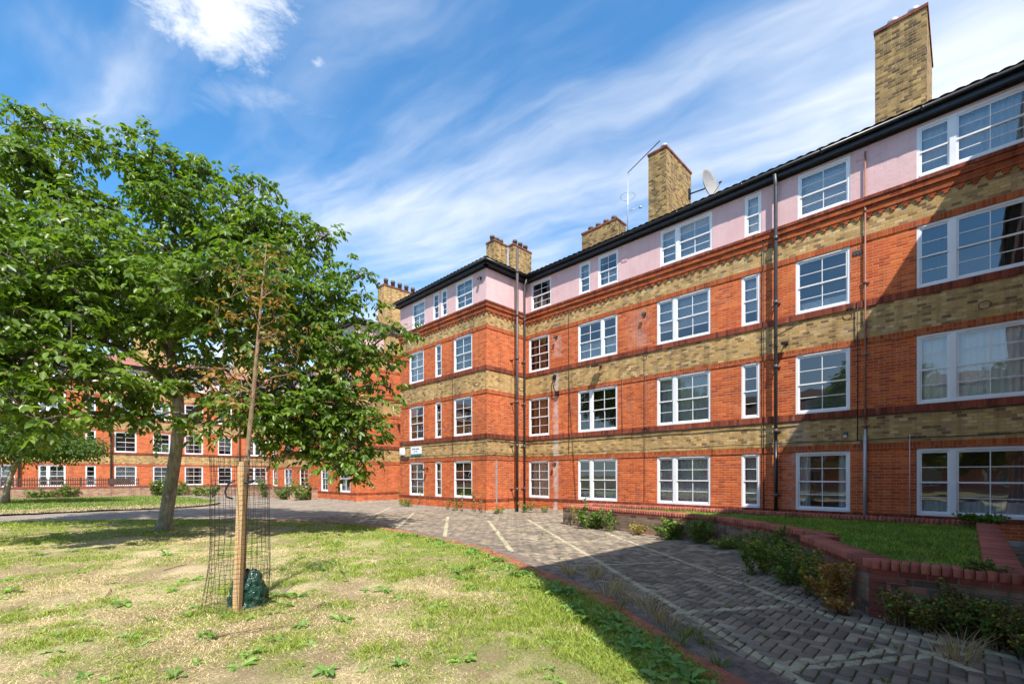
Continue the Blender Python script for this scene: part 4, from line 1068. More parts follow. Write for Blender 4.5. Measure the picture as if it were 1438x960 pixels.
# ------------------------------------------------------------------ grass blades
def blades(name, x, y, z0, h, w, cols, label, lean=.5, seed=1):
    rg = np.random.default_rng(seed); N = len(x)
    a = rg.random(N)*2*np.pi; b = rg.random(N)*2*np.pi; ln = h*lean*(.3+rg.random(N))
    dx, dy = np.cos(a), np.sin(a); wx, wy = -np.sin(b)*w/2, np.cos(b)*w/2
    V = np.zeros((N, 5, 3))
    for k, (f, ww) in enumerate(((0, 1), (0, -1), (.55, -.8), (.55, .8), (1, 0))):
        V[:, k, 0] = x+dx*ln*f*f+wx*ww; V[:, k, 1] = y+dy*ln*f*f+wy*ww; V[:, k, 2] = z0+h*f*(1-.15*f)
    q = (np.array([[0, 1, 2, 3]])+(np.arange(N)*5)[:, None]); tI = (np.array([[3, 2, 4, 4]])+(np.arange(N)*5)[:, None])
    # build triangles only so that one face size fits all
    T = np.concatenate([q[:, [0, 1, 2]], q[:, [0, 2, 3]], tI[:, :3]], 1).ravel()
    C = np.concatenate([cols, np.ones((N, 1))], 1)
    return tag(link(name, npmesh(name, V.reshape(-1, 3), 3, T, M['blade'], np.repeat(C, 5, 0))), label, 'grass', kind='stuff')
def scatter(n, dmin, dmax, amin, amax, seed, power=1.):
    """ground points seen from the path, density falling with distance"""
    rg = np.random.default_rng(seed); d = dmin*(dmax/dmin)**(rg.random(n)**power); a = np.tan(R(amin))+(np.tan(R(amax))-np.tan(R(amin)))*rg.random(n); l = d*a
    return (d+l)/2**.5, (d-l)/2**.5, d, rg
x, y, d, rg = scatter(330000, 2.9, 17, -51, 25, 4)
k = inside(lawn_poly, x, y); x, y, d = x[k], y[k], d[k]
ga = green_amount(x, y)-.47+lush_of(x, y)
g = np.clip(ga*4+.3, 0, 1); r = rg.random(len(x))
isg = r < g*.95+.04
keep = isg | (rg.random(len(x)) < .9)
x, y, d, g, isg, ga = x[keep], y[keep], d[keep], g[keep], isg[keep], ga[keep]; n = len(x)
gc = np.array([.25, .34, .065])*(.6+.8*rg.random((n, 1)))+np.array([.12, .06, .0])*rg.random((n, 1)); sc = np.array([.74, .6, .36])*(.4+.8*rg.random((n, 1)))
cols = np.where(isg[:, None], gc, sc)
h = np.where(isg, .014+.028*rg.random(n)*(.5+g), .008+.024*rg.random(n))*(1+.5*(ga > .1))
blades('lawn_grass', x, y, .022, h, .0028+.00095*d, cols, 'patchy short lawn grass, part green and part dried to straw', np.where(isg, .9, 2.0), 5)
# far lawn
rg = np.random.default_rng(8); n = 60000; x = -14+21*rg.random(n); y = 25+17*rg.random(n); k = inside(isle_poly, x, y); x, y = x[k], y[k]; n = len(x)
isg = rg.random(n) < np.where(y > 28.5, .85, .25)
cols = np.where(isg[:, None], np.array([.16, .26, .04])*(.6+.8*rg.random((n, 1))), np.array([.55, .45, .27])*(.6+.6*rg.random((n, 1))))
blades('far_lawn_grass', x, y, .05, .05+.06*rg.random(n), np.full(n, .03), cols, 'sunlit grass of the far lawn beyond the paved lane', .6, 6)
# planter grass
n = 90000; x = 6.2+7*rg.random(n); y = -.4+9.3*rg.random(n); k = inside([(11.0, 8.7), (11.1, 6.1), (10.75, 4.0), (9.7, 2.6), (8.5, 1.35), (8.05, 1.45), (6.4, .55), (6.42, -.15), (12.85, -.15), (12.85, 1.2), (12.7, 6), (12.4, 8.6)], x, y); x, y = x[k], y[k]; n = len(x)
cols = np.array([.17, .31, .045])*(.55+.9*rg.random((n, 1)))+np.array([.16, .08, .02])*(rg.random((n, 1)) > .8)
cols = cols*(.6+.9*fbm(x*1.7, y*1.7, 91, 4))[:, None]+np.array([.12, .06, .02])*np.clip(fbm(x*2.5, y*2.5, 44, 3)*3-1.6, 0, 1)[:, None]
blades('planter_grass', x, y, .465, .03+.12*rg.random(n)*fbm(x*3, y*3, 55, 3), np.full(n, .009), cols, 'lush green grass filling the raised brick planter', .8, 7)

# ------------------------------------------------------------------ weeds
def rosette(seed, nl=9, size=.1, col=(.11, .2, .03), upright=.35, lobed=True):
    rg = np.random.default_rng(seed); V = []; F = []; C = []
    prof = [(0, .08), (.15, .10), (.3, .34), (.42, .27), (.56, .46), (.7, .34), (.85, .3), (1, 0)] if lobed else [(0, .05), (.2, .2), (.4, .36), (.6, .36), (.8, .22), (1, 0)]
    for k in range(nl):
        a = 2*math.pi*k/nl+rg.normal()*.5; L = size*(.45+.9*rg.random()); w = L*.42; up = upright*(.5+rg.random()); cc = np.array(col)*(.65+.7*rg.random()); b = len(V); tw = rg.normal()*.2
        for i, (f, ww) in enumerate(prof):
            z = L*(up*math.sin(f*2.3)*.75)+.006; rr = L*f*(1-.15*up)
            for s_ in (-1, 0, 1):
                o = s_*w*ww; V.append((math.cos(a)*rr-math.sin(a)*o, math.sin(a)*rr+math.cos(a)*o, z+abs(s_)*w*ww*.35+s_*o*tw+rg.normal()*.005)); C.append((*cc*(1.2 if s_ == 0 else 1), 1))
        for i in range(len(prof)-1):
            for s_ in (0, 1): F += [b+i*3+s_, b+(i+1)*3+s_, b+(i+1)*3+s_+1, b+i*3+s_+1]
    return npmesh('weed', np.array(V), 4, F, M['anyleaf'], C, smooth=True)
ros = [rosette(1, 8, .12, (.2, .32, .07), .22), rosette(2, 6, .09, (.24, .36, .08), .25), rosette(3, 10, .13, (.15, .27, .06), .35), rosette(4, 5, .11, (.3, .4, .12), .12, False), rosette(5, 7, .12, (.19, .31, .08), .4, False), rosette(6, 4, .14, (.28, .38, .12), .15)]
r3 = random.Random(21)
def weed(x, y, s, z=.025, label='', grp='', k=None):
    o = link('broadleaf_weed', ros[k if k is not None else r3.randrange(6)]); o.location = (x, y, z); o.rotation_euler = (r3.gauss(0, .1), r3.gauss(0, .1), r3.random()*6.3); o.scale = (s, s, s*(.8+.5*r3.random()))
    tag(o, label, 'weed', grp)
# dense strip by the kerb
cnt = 0
while cnt < 135:
    i = r3.randrange(8, 62); p = kfine[i].lerp(kfine[i+1], r3.random()); dr = (kfine[i+1]-kfine[i]).normalized(); q = p-Vector((dr.y, -dr.x))*(.14+abs(r3.gauss(0, .2)))
    dist = q.length
    if r3.random() > (1 if dist < 6.3 else .35): continue
    weed(q.x, q.y, .75+.6*r3.random(), .03, 'broad-leaved green weed in the strip along the red brick kerb', 'broad-leaved weeds along the brick kerb'); cnt += 1
spots = [(590, 920), (555, 935), (620, 915), (650, 930), (690, 935), (525, 925), (810, 935), (830, 930), (870, 870), (640, 805), (660, 800), (655, 812), (600, 775), (570, 768), (680, 790), (700, 800), (720, 808), (470, 765), (400, 850), (380, 862), (375, 845), (390, 838), (420, 838), (350, 868), (80, 915), (150, 820), (120, 900), (200, 905), (270, 815), (240, 830), (180, 895), (60, 780), (100, 775), (470, 790), (455, 800),
         (510, 830), (420, 880), (440, 905), (300, 895), (280, 900), (20, 830), (8, 815), (5, 840), (560, 840), (540, 830), (620, 850), (480, 870), (500, 945), (340, 935), (460, 945), (250, 950), (90, 850), (170, 850), (230, 780)]
for (px, py) in spots:
    d = 639*1.47/(py-668); p = at(px, py, d)
    weed(p.x+r3.gauss(0, .02), p.y, (.8+.6*r3.random())*(1 if d > 4.5 else .75), .025, 'low broad-leaved weed rosette out in the patchy lawn', 'weed rosettes scattered over the lawn')
x, y, d, rg = scatter(110, 3.2, 11, -48, 12, 9)
for a, b in zip(x, y):
    if inside(lawn_poly, np.array([a+.3]), np.array([b-.3]))[0] and green_amount(np.array([a]), np.array([b]))[0] > .44:
        weed(a, b, .35+.4*r3.random(), .025, 'low broad-leaved weed rosette out in the patchy lawn', 'weed rosettes scattered over the lawn')

def bush(name, label, loc, rx, ry, h, n, leaf, cols, seed, group=None, stems=14, upright=.6, cat='shrub', z0=0., hang=False):
    n = int(n*1.3); leaf = leaf*1.05; rg = np.random.default_rng(seed); root = empty(name, (loc[0], loc[1], z0)); tag(root, label, cat, group)
    st = MB(); pos = []; dr = []
    for s_ in range(stems):
        a = rg.random()*6.28; e = np.array([math.cos(a)*rx*rg.random()**.6, math.sin(a)*ry*rg.random()**.6, h*(.5+.5*rg.random())])
        b = e*np.array([.35, .35, 0]); b[:2] += rg.normal(size=2)*.03
        mid = (b+e)/2+np.array([0, 0, h*.12*upright]); pts = [b, mid, e]; st.tube([Vector(p)+Vector((loc[0], loc[1], z0)) for p in pts], [.006, .005, .002], 4, cap=False)
        for q in range(n//stems):
            f = rg.random()**.7; p = (1-f)**2*b+2*f*(1-f)*mid+f*f*e; p = p+rg.normal(size=3)*np.array([.05, .05, .03])*(rx+.2); pos.append((p[0], p[1], max(.01, p[2]))); v = rg.normal(size=3); v[2] = abs(v[2])*.6+.1; dr.append(v)
    N = len(pos); ci = rg.integers(0, len(cols), N); C = np.array(cols)[ci]*(.6+.7*rg.random((N, 1))); C = np.concatenate([C, np.ones((N, 1))], 1)
    me = leaves_mesh('foliage', np.array(pos), np.array(dr), rg.normal(size=N)*.8, leaf*(.6+.8*rg.random(N)), .9, C, M['anyleaf'], rg)
    st.build('stems', M['bark2'], root); link('foliage', me, root); return root
G1 = [(.16, .25, .06), (.22, .32, .08), (.12, .2, .04)]; G2 = [(.12, .2, .04), (.16, .24, .05), (.2, .27, .07)]; Y1 = [(.4, .36, .09), (.28, .3, .07), (.4, .24, .08)]; O1 = [(.5, .2, .07), (.44, .29, .09), (.26, .27, .07), (.54, .33, .11)]
IV = [(.07, .15, .03), (.11, .21, .04), (.08, .17, .035), (.45, .38, .08), (.15, .22, .05), (.3, .14, .06)]
def gnd(px, py): d = 639*1.5/(py-668); return at(px, py, d)
def B(px, py, rx, h, n, leaf, cols, seed, label, name='shrub', **k):
    p = gnd(px, py); return bush(name, label, (p.x, p.y), rx, rx, h, n, leaf, cols, seed, **k)
def BW(x, y, *a, **k):
    rx, h, n, leaf, cols, seed, label = a[:7]
    return bush(a[7] if len(a) > 7 else 'shrub', label, (x, y), rx, rx, h, n, leaf, cols, seed, **k)
BW(10.75, 7.6, .5, .55, 900, .07, G1, 1, 'pale green leafy shrub against the sunlit left end of the planter wall')
BW(10.65, 6.9, .28, .66, 260, .06, G1, 2, 'upright leggy green plant just right of the pale shrub by the planter wall', stems=5)
BW(10.5, 6.0, .4, .3, 260, .05, Y1, 3, 'low yellowing weeds at the planter wall where the shadow begins', 'weed_clump')
BW(10.35, 5.0, .5, .5, 900, .06, G2, 4, 'dark green shrub in the shadow against the planter wall')
BW(10.15, 4.25, .42, .6, 1000, .05, G2, 5, 'round ivy-like dark clump leaning on the shaded planter wall')
BW(9.7, 3.5, .42, .3, 400, .05, G2+Y1[:1], 6, 'low shaded weeds along the planter wall between two shrubs', 'weed_clump')
BW(9.1, 2.85, .45, .42, 700, .05, G2, 14, 'scruffy dark weeds on the bend of the planter wall')
BW(8.5, 2.25, .45, .66, 1200, .045, G2, 7, 'tall dark shrub beneath the kink of the planter wall')
BW(7.75, 2.1, .4, .55, 1200, .045, G1+Y1[:1], 8, 'big pale green bushy weed spreading from the kinked planter wall')
BW(7.2, 1.75, .36, .5, 1300, .04, G1+G2, 9, 'fine-leaved mid green bush between the pale and the orange bushes')
BW(6.75, 1.4, .27, .66, 700, .04, Y1+G2, 15, 'tall yellow-green stems rising against the planter wall near the corner', stems=9)
BW(6.3, 1.1, .27, .5, 1500, .035, O1, 10, 'orange and rust coloured dying bush by the toothed brick corner')
BW(6.05, .98, .15, .16, 260, .035, O1, 16, 'small rusty tuft in front of the orange bush', 'weed_clump')
BW(7.5, 2.35, .13, .42, 200, .045, G1, 17, 'single tall pale weed standing clear in front of the planter shrubs', 'weed_clump', stems=4)
for i, (x, y, rx, h, n, cl, lab) in enumerate(((6.0, .5, .16, .36, 500, Y1+IV, 'yellow-leaved creeper beginning just right of the toothed corner'), (5.98, .28, .2, .32, 800, IV+Y1, 'mixed yellow and green low creeper in front of the planter end wall'), (5.95, .03, .24, .4, 1300, IV, 'dense dark green creeper in the middle of the planter end wall'),
        (5.85, -.25, .3, .42, 1700, IV, 'dense dark green creeper spilling onto the paving at the right edge'), (6.1, .1, .12, .52, 400, IV+G1, 'creeper shoots climbing highest on the planter end wall'), (5.6, -.45, .3, .3, 900, IV, 'outermost creeper mat at the lower right corner'))):
    bush('creeper', lab, (x, y), rx, rx, h, n, .032, cl, 30+i, stems=26)
bush('creeper', 'small creeper lying over the coping at the near right planter corner', (6.3, -.15), .16, .2, .1, 260, .03, IV+G1, 41, z0=.58, stems=16)
bush('creeper', 'green creeper over the far end of the right planter wall under the large window', (12.7, -.2), .45, .4, .16, 700, .06, G1, 42, z0=.58, stems=20)
# weeds at the foot of the wing
for i, (px, py, rx, h, n, cl, lab, nm) in enumerate(((564, 709, .4, 1.5, 420, G1+Y1[:1], 'tall bushy weed at the far left foot of the corner wing', 'weed_clump'), (574, 711, .8, .42, 500, G1, 'bright green spreading weeds at the left foot of the corner wing', 'weed_clump'), (590, 712, .12, .9, 60, Y1[:2], 'single dry stalk left of the narrow ground floor window', 'stalk_weed'),
    (603, 713, .15, 1.1, 90, G1, 'green stalk beneath the narrow ground floor window of the wing', 'stalk_weed'), (628, 716, .2, .6, 90, Y1, 'short yellowing stalks right of the narrow wing window', 'stalk_weed'), (640, 717, .2, .8, 110, G1, 'leafy green stalk below the right wing window', 'stalk_weed'),
    (648, 718, .1, 1.3, 60, Y1[:2], 'tall thin dry stalk below the right wing window', 'stalk_weed'), (666, 719, .1, 1.4, 60, Y1[:2], 'tallest thin dry stalk near the wing corner', 'stalk_weed'), (675, 720, .1, 1.1, 50, Y1[:2], 'thin stalk right at the wing corner', 'stalk_weed'),
    (700, 721, .5, .25, 200, G1, 'low weeds between the wing corner and the downpipes', 'weed_clump'), (738, 719, .5, .5, 420, G1, 'bright green clump at the foot of the corner downpipes', 'weed_clump'), (765, 719, .3, .35, 160, G1, 'small green weed on the footing under the first ground floor window', 'weed_clump'),
    (803, 738, .1, 1.0, 60, Y1[:2], 'thin dry stalk at the left corner of the planter', 'stalk_weed'), (823, 740, .12, 1.0, 140, G1, 'tall green spike weed near the left end of the planter wall', 'stalk_weed'), (804, 716, .1, 1.7, 90, Y1[:2], 'tall yellow spike weed standing on the planter end against the facade', 'stalk_weed'))):
    B(px, py, rx*.8, h*.85, int(n*.45), .07, cl, 60+i, lab, nm, stems=3 if nm == 'stalk_weed' else 12, cat='weed')
for i, (px, py) in enumerate(((62, 694), (95, 694), (205, 692), (213, 688), (222, 694), (248, 695), (279, 695), (295, 697), (373, 697), (400, 700), (425, 701), (418, 700))):
    p = gnd(px, py+1); bush('weed_clump', 'green weeds at the foot of the far planter wall', (p.x, min(p.y, 43.5)), .9, .3, .7+.3*(i % 3), 260, .14, G1, 90+i, group='weeds along the far planter wall', cat='weed')
# weeds and dead grass in the gutter channel and the joints
def tuft(x, y, n, h, cols, label, grp, seed, spread=.09, name='grass_tuft'):
    rg = np.random.default_rng(seed); a = rg.random(n)*6.28; rr = rg.random(n)*spread
    X = np.cos(a)*rr; Yv = np.sin(a)*rr; hh = h*(.4+.8*rg.random(n)); N = n
    le = hh*(.3+.9*rg.random(n)); V = np.zeros((N, 5, 3)); w = .0035; b = rg.random(n)*6.28
    for k, (f, ww) in enumerate(((0, 1), (0, -1), (.55, -.8), (.55, .8), (1, 0))):
        V[:, k, 0] = X+np.cos(a)*le*f*f-np.sin(b)*w*ww; V[:, k, 1] = Yv+np.sin(a)*le*f*f+np.cos(b)*w*ww; V[:, k, 2] = hh*f
    q = np.arange(N)[:, None]*5; T = np.concatenate([q+[0, 1, 2], q+[0, 2, 3], q+[3, 2, 4]], 1).ravel()
    C = np.array(cols)[rg.integers(0, len(cols), N)]*(.6+.7*rg.random((N, 1))); C = np.concatenate([C, np.ones((N, 1))], 1)
    o = link(name, npmesh(name, V.reshape(-1, 3), 3, T, M['blade'], np.repeat(C, 5, 0))); o.location = (x, y, 0); tag(o, label, 'weed', grp)
DRY = [(.5, .4, .24), (.42, .32, .18)]
for i, (px, py) in enumerate(((797, 805), (838, 805), (800, 808), (850, 838), (868, 830), (905, 848), (835, 812), (880, 845), (920, 870), (860, 825), (912, 858), (940, 880), (1345, 925), (1350, 915))):
    p = gnd(px, py); tuft(p.x, p.y, 55, .2, DRY, 'straw-coloured dead grass tuft beside the brick kerb' if px < 1000 else 'spiky straw tuft on the shaded paving at the right', 'dead grass tufts by the brick kerb' if px < 1000 else 'straw tufts on the right hand paving', 200+i, .14)
for i, (px, py) in enumerate(((962, 895), (975, 890), (990, 905), (955, 905), (930, 905), (870, 858), (1010, 935))):
    p = gnd(px, py); tuft(p.x, p.y, 45, .12, G2+Y1[:1], 'green weed tuft growing in the kerb channel', 'green tufts in the kerb channel', 230+i, .07)
r4 = random.Random(5); n = 0
while n < 60:
    x = 4.2+r4.random()*6; y = r4.random()*9
    if not road_mask(np.array([x-.3]), np.array([y]))[0] or not road_mask(np.array([x]), np.array([y]))[0]: continue
    tuft(x, y, 14, .05, G1, 'tiny green weed sprouting between paving blocks', 'tiny weeds in the paving joints', 300+n, .035, 'joint_weed'); n += 1
# fallen twigs
for i, (px, py, px2, py2) in enumerate(((305, 892, 420, 876), (430, 858, 455, 846), (478, 800, 490, 818), (150, 835, 155, 825), (230, 800, 262, 792))):
    a = at(px, py, 639*1.45/(py-668)); b = at(px2, py2, 639*1.45/(py2-668)); mb = MB(); m_ = a.lerp(b, .5)+Vector((.02, .02, .01)); mb.tube([a, m_, b], [.008, .007, .004], 6)
    o = mb.build('fallen_twig', M['bark2']); tag(o, ['longest pale twig lying on the lawn in front of the sapling', 'short twig on the lawn right of the guard', 'small twig on the dry grass beyond the guard', 'tiny twig on the left part of the lawn', 'thin twig on the lawn left of the guard'][i], 'twig')

# ------------------------------------------------------------------ things fixed to the building
def thing_mesh(name, mb, mats, label, cat, group=None): return tag(mb.build(name, mats), label, cat, group)
# sign on the wing
sg = empty('name_sign', fw.P(20.3-19.3, .03, 2.62)); tag(sg, 'white name plate with teal foot on the yellow band at the left of the wing', 'sign')
mb = MB(); fw.bx(mb, 1.0, 1.9, .002, .03, 2.57, 2.92); mb.build('plate', M['signwhite'], sg)
mb = MB(); fw.bx(mb, 1.0, 1.9, .002, .034, 2.50, 2.57); mb.build('teal_strip', M['teal'], sg)
mb = MB()
for (u, w, z) in ((1.13, .06, 2.80), (1.2, .045, 2.8), (1.255, .04, 2.8), (1.305, .05, 2.8), (1.365, .04, 2.8), (1.46, .05, 2.8), (1.52, .04, 2.8), (1.57, .05, 2.8), (1.63, .04, 2.8), (1.68, .04, 2.8), (1.3, .04, 2.68), (1.35, .04, 2.68), (1.43, .02, 2.69), (1.48, .04, 2.68), (1.53, .04, 2.68)):
    fw.bx(mb, u, u+w, .03, .032, z-.022, z+.03)
mb.build('lettering', M['ink'], sg)
mb = MB(); fw.bx(mb, .12, .42, 0, .12, 2.55, 2.9); fw.bx(mb, .16, .38, .12, .128, 2.6, 2.85); thing_mesh('alarm_box', mb, M['signwhite'], 'white box high at the far left corner of the wing above the cables', 'box')
# junction cluster
mb = MB()
for i in range(5): fw.bx(mb, .25+.13*i, .33+.13*i, 0, .07, 2.36-.05*(i % 2), 2.46)
thing_mesh('junction_box', mb, M['brown'], 'row of brown cable junction boxes under the white box on the wing', 'junction box')
def flood(fa, u, z, label, mat='amber', s=1.):
    root = empty('floodlight', fa.P(u, 0, z)); tag(root, label, 'floodlight')
    mb = MB(); fa.bx(mb, u-.04, u+.04, 0, .04, z-.05, z+.05); mb.tube([fa.P(u, .03, z), fa.P(u, .14*s, z+.02)], .014, 6); mb.build('bracket', M['black'], root)
    mb = MB(); P = fa.P
    mb.hexa([P(u-.13*s, .34*s, z-.10), P(u+.13*s, .34*s, z-.10), P(u+.13*s, .12, z-.02), P(u-.13*s, .12, z-.02), P(u-.13*s, .36*s, z-.03), P(u+.13*s, .36*s, z-.03), P(u+.11*s, .12, z+.06), P(u-.11*s, .12, z+.06)]); mb.build('housing', M['brown'], root)
    mb = MB(); mb.face([P(u-.11*s, .33*s, z-.103), P(u+.11*s, .33*s, z-.103), P(u+.11*s, .14, z-.035), P(u-.11*s, .14, z-.035)][::-1]); mb.build('lens', M[mat], root)
flood(fm, 13.77-9.85, 5.68, 'amber-lensed floodlight on the yellow band above the first floor wide window', s=1.25)
flood(fm, 13.77-3.62, 5.28, 'dark floodlight just right of the long downpipe below the second floor', 'black', .7)
flood(fm, 13.77-8.02, 7.2, 'small black lamp on the second floor red brick between two wide windows', 'black', .45)
flood(fm, 13.77-12.02, 7.25, 'small black lamp right of the second floor corner window', 'black', .45)
flood(fw, 20.3-17.9, 1.85, 'round-headed lamp on the wing left of the narrow ground floor window', 'signwhite', .6)
flood(fw, 20.3-14.1, 9.6, 'black lamp high on the pink wall of the wing near its corner', 'black', .5)
flood(fm, 13.77-12.1, 2.0, 'small white lamp right of the ground floor corner window', 'signwhite', .45)
flood(fm, 13.77-2.25, 2.6, 'small grey box lamp on the lowest yellow band left of the grey pipe casing', 'signwhite', .35)
mb = MB(); P = fm.P; u = 13.77-3.86; mb.tube([P(u, .2, 5.45), P(u+.1, .3, 5.46), P(u+.62, .42, 5.62)], .014, 6); thing_mesh('bracket_arm', mb, M['pipeblack'], 'thin metal arm reaching right from the long downpipe', 'bracket')
mb = MB(); mb.tube([P(13.77-12.15, .03, 5.6), P(13.77-12.15, .12, 5.62), P(13.77-12.05, .16, 5.1), P(13.77-11.98, .05, 4.9)], .02, 6); fm.bx(mb, 1.6, 1.72, 0, .06, 5.5, 5.7); fm.bx(mb, 1.72, 1.88, .0, .1, 4.82, 4.98); thing_mesh('wall_bracket', mb, M['pipeblack'], 'hooked black bracket beside the white stain between the corner windows', 'bracket')
for (zz, uu) in ((5.78, 13.77-7.98), (3.1, 13.77-7.98), (5.3, 13.77+.28), (5.8, 13.77-2.15)):
    mb = MB(); c = P(uu, .05, zz); t_ = fm.t; mb.tube([c+t_*(.1*math.cos(a*math.pi/7))+Vector((0, 0, .09*math.sin(a*math.pi/7))) for a in range(15)], .008, 5); thing_mesh('cable_coil', mb, M['cable'], {5.78: 'coil of cable under the second floor sill left of the blinds window', 3.1: 'coil of cable under the first floor sill beside the wide window', 5.3: 'coil of cable on the yellow band at the far right', 5.8: 'coil of cable at the top of the band left of the thin red pipe'}[zz], 'cable coil')
# satellite dish
def dish(c, nrm, rad, label, mount):
    root = empty('satellite_dish', tuple(c)); tag(root, label, 'satellite dish'); nrm = Vector(nrm).normalized(); u = nrm.cross(Vector((0, 0, 1))).normalized(); w = u.cross(nrm)
    V = []; L = []; nr, na = 7, 32
    for j in range(nr+1):
        r = rad*j/nr
        for i in range(na):
            a = 2*math.pi*i/na; V.append(tuple(Vector(c)+u*(r*math.cos(a))+w*(r*1.08*math.sin(a))+nrm*(.28*r*r/rad)-Vector(c)))
    for j in range(nr):
        for i in range(na): L += [j*na+i, j*na+(i+1) % na, (j+1)*na+(i+1) % na, (j+1)*na+i]
    o = link('reflector', npmesh('reflector', np.array(V), 4, L, M['dish'], smooth=True), root); md = o.modifiers.new('s', 'SOLIDIFY'); md.thickness = .02; md.offset = -1
    mb = MB(); tip = Vector(c)+nrm*rad*.95-w*rad*.3; mb.tube([Vector(c)-w*rad, tip], .012, 6); mb.tube([tip, tip-nrm*.1], .035, 8); mb.build('receiver_arm', M['pipe'], root)
    mb = MB(); mb.tube([Vector(c)-nrm*.02, Vector(c)-nrm*.14, Vector(mount)], .028, 8); mb.box(mount[0]-.06, mount[0]+.06, mount[1]-.03, mount[1]+.03, mount[2]-.2, mount[2]+.2); mb.build('mounting', M['pipeblack'], root)
dish(Vector((17.9, 7.15, 12.75)), (-.1, -.75, .12), .58, 'large grey satellite dish on the right side of the tall middle chimney', (17.95, 7.87, 12.8))
for i, (px, py, lab) in enumerate(((150, 598, 'pale dish beside the downpipe on the far range'), (183, 582, 'dish with brown shadow above a second floor window of the far range'), (22, 575, 'grey dish high at the left of the far range'))):
    c = at(px, py, 36); c.y = 46.95; c.x = 46.95*(1+(px-719)/639)/(1-(px-719)/639); c.z = 1.5+(668-py)*(c.x+c.y)/2**.5/639
    dish(c, (.5, -.8, .3), .3, lab, (c.x+.05, 47.45, c.z))
# aerial
mb = MB(); a = Vector((18.0, 10.7, 11.6)); tp_ = Vector((18.0, 10.7, 15.0)); mb.tube([a, tp_], .028, 8)
an = empty('television_aerial', tuple(a)); tag(an, 'thin aerial mast with ring antenna and a stay to the tall middle chimney', 'aerial'); mb.build('mast', M['grey'], an)
mb = MB(); mb.tube([tp_, Vector((17.0, 8.66, 13.55+1.3))], .018, 6); mb.build('stay', M['pipeblack'], an)
mb = MB(); mb.tube([Vector((18+.32*math.cos(k*.3142), 10.7+.32*math.sin(k*.3142), 13.95)) for k in range(21)], .009, 5); mb.build('ring_antenna', M['grey'], an); mb = MB(); mb.tube([(18, 10.7, 13.3), (18.35, 10.3, 13.45)], .012, 5); mb.tube([(18.33, 10.32, 13.44), (18.4, 10.24, 13.46)], .05, 6); mb.build('side_arm', M['grey'], an)
# ------------------------------------------------------------------ sky, sun, camera
w = bpy.data.worlds.new('World'); S.world = w; w.use_nodes = True
t = NT('w', world=w); bg = w.node_tree.nodes['Background']
LX, LY = .40, .585
el = math.atan2(1, math.hypot(LX, LY)); 
sky = t.n('ShaderNodeTexSky', sky_type='NISHITA', sun_disc=False, sun_elevation=el, sun_rotation=math.atan2(-LX, -LY), altitude=50, air_density=1.0, dust_density=.5, ozone_density=2.0)
tc = t.n('ShaderNodeTexCoord').outputs['Generated']; D_ = t.sep(tc)
z = t.m('MAXIMUM', D_[2], .03)
a = t.m('DIVIDE', t.m('MULTIPLY', t.m('SUBTRACT', D_[0], D_[1]), .7071), z)   # cloud-plane coordinates
b = t.m('DIVIDE', t.m('MULTIPLY', t.m('ADD', D_[0], D_[1]), .7071), z)
al = t.m('ADD', t.m('MULTIPLY', a, .85), t.m('MULTIPLY', b, -.53)); ac = t.m('ADD', t.m('MULTIPLY', a, .53), t.m('MULTIPLY', b, .85))
wb = t.noise(t.comb(a, b), 1.1, 4, .55, 0)
ac2 = t.m('ADD', ac, t.m('MULTIPLY', t.m('SUBTRACT', wb, .5), .35))
c1 = t.noise(t.comb(t.m('MULTIPLY', al, .35), t.m('MULTIPLY', ac2, 1.7), 3.7), 1.5, 5, .5, .3)
c2 = t.noise(t.comb(t.m('MULTIPLY', al, 1.2), t.m('MULTIPLY', ac2, 2.6), 9.1), 3.2, 5, .55, .6)
cover = t.noise(t.comb(a, b, 5.3), .55, 3, .5)
# more cloud low down and to the right, clearer overhead on the left
bias = t.m('ADD', t.m('MULTIPLY', t.m('SUBTRACT', b, 1.35), .07), t.m('MULTIPLY', a, .05))
bias = t.m('ADD', t.m('MINIMUM', bias, .11), .045)
dens = t.m('ADD', t.m('ADD', t.m('MULTIPLY', c1, .68), t.m('MULTIPLY', c2, .11)), t.m('MULTIPLY', cover, .3))
fw_ = t.m('MULTIPLY', t.m('ADD', D_[0], D_[1]), .7071)
back = t.n('ShaderNodeMapRange', {0: fw_, 1: .25, 2: -.35, 3: 0., 4: 1.}, interpolation_type='SMOOTHSTEP').outputs[0]  # unseen cloud bank added behind the camera to lift and neutralise the shade
dens = t.m('ADD', t.m('ADD', dens, bias), t.m('MULTIPLY', back, .2))
cir = t.n('ShaderNodeMapRange', {0: dens, 1: .51, 2: .86, 3: 0.02, 4: .95}, interpolation_type='SMOOTHSTEP').outputs[0]
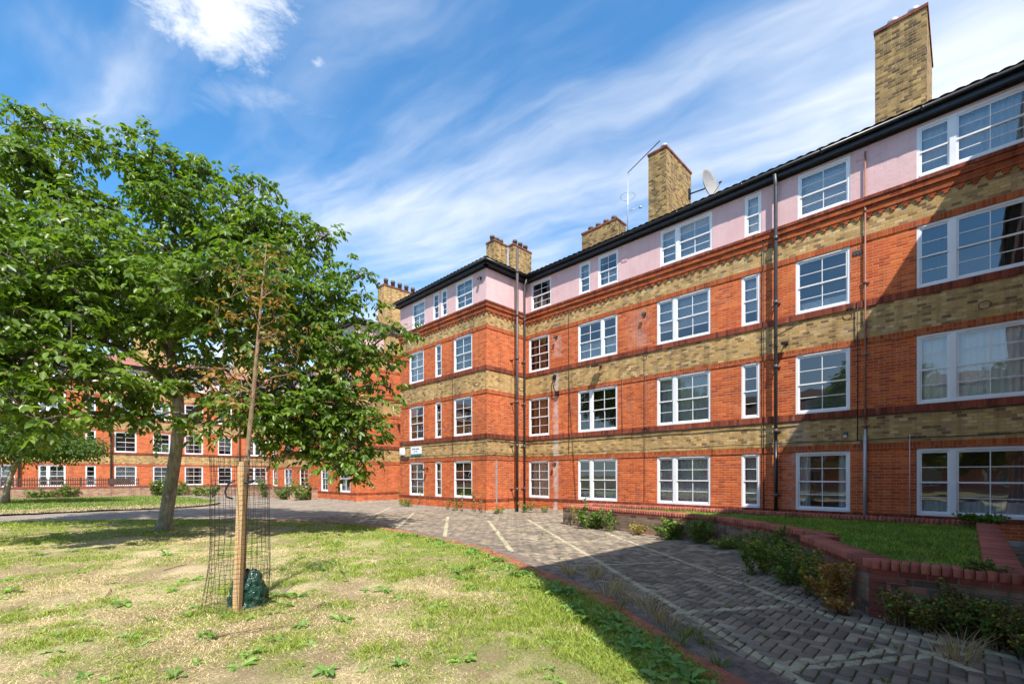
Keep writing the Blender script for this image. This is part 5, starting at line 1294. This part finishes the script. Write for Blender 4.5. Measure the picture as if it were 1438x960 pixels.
# the one thick cumulus puff
def puff(ca, cb, ra, rb, seed, lo, hi, sc=5.):
    n = t.noise(t.comb(a, b, seed), sc, 10, .68, .35)
    da = t.m('DIVIDE', t.m('SUBTRACT', a, ca), ra); db = t.m('DIVIDE', t.m('SUBTRACT', b, cb), rb)
    r = t.m('SQRT', t.m('ADD', t.m('MULTIPLY', da, da), t.m('MULTIPLY', db, db)))
    v = t.m('ADD', t.m('SUBTRACT', 1., r), t.m('MULTIPLY', t.m('SUBTRACT', n, .5), 2.2))
    return t.n('ShaderNodeMapRange', {0: v, 1: lo, 2: hi, 3: 0., 4: 1.}, interpolation_type='SMOOTHSTEP').outputs[0]
p1 = puff(-.635, .985, .21, .15, 2.2, 0., .95, 6.5); p2 = puff(-.66, 1.2, .26, .13, 4.4, .1, 2.0, 3.5); p3 = puff(-.47, 1.105, .035, .035, 7.7, .2, 1.2, 9.)
cl = t.m('MAXIMUM', t.m('MAXIMUM', cir, p1), t.m('MAXIMUM', t.m('MULTIPLY', p2, .75), t.m('MULTIPLY', p3, .6)))
skyc = t.mix(1, sky, (.28, .66, .84, 1), 'MULTIPLY')
horizon = t.n('ShaderNodeMapRange', {0: D_[2], 1: 0., 2: .45, 3: .75, 4: 0.}, interpolation_type='SMOOTHSTEP').outputs[0]
cc = (3.6, 3.7, 3.8, 1)
skyc = t.mix(horizon, skyc, (3.0, 3.2, 3.35, 1))
out = t.mix(cl, skyc, t.mix(back, cc, (6.6, 6.3, 5.9, 1)))
t.set(bg, 'Color', out); bg.inputs['Strength'].default_value = .15
sun = bpy.data.lights.new('sun', 'SUN'); sun.energy = 3.5; sun.angle = R(.55); sun.color = (1, .95, .87)
so_ = bpy.data.objects.new('sun', sun); COL.objects.link(so_); so_.rotation_euler = Vector((LX, LY, -1)).to_track_quat('-Z', 'Y').to_euler(); so_.location = (0, 0, 30)
cam = bpy.data.cameras.new('camera'); cam.sensor_width = 36; cam.lens = 639/1438*36; cam.shift_y = (668-480)/1438; cam.clip_end = 5000; cam.clip_start = .05
co_ = bpy.data.objects.new('camera', cam); COL.objects.link(co_); co_.location = (0, 0, CAMZ); co_.rotation_euler = (R(90), 0, R(-45)); S.camera = co_
S.view_settings.view_transform = 'Standard'; S.view_settings.look = 'None'; S.view_settings.gamma = 1; S.view_settings.exposure = 1.15; S.view_settings.use_curve_mapping = False
S.cycles.max_bounces = 8; S.cycles.transparent_max_bounces = 12; S.cycles.diffuse_bounces = 4
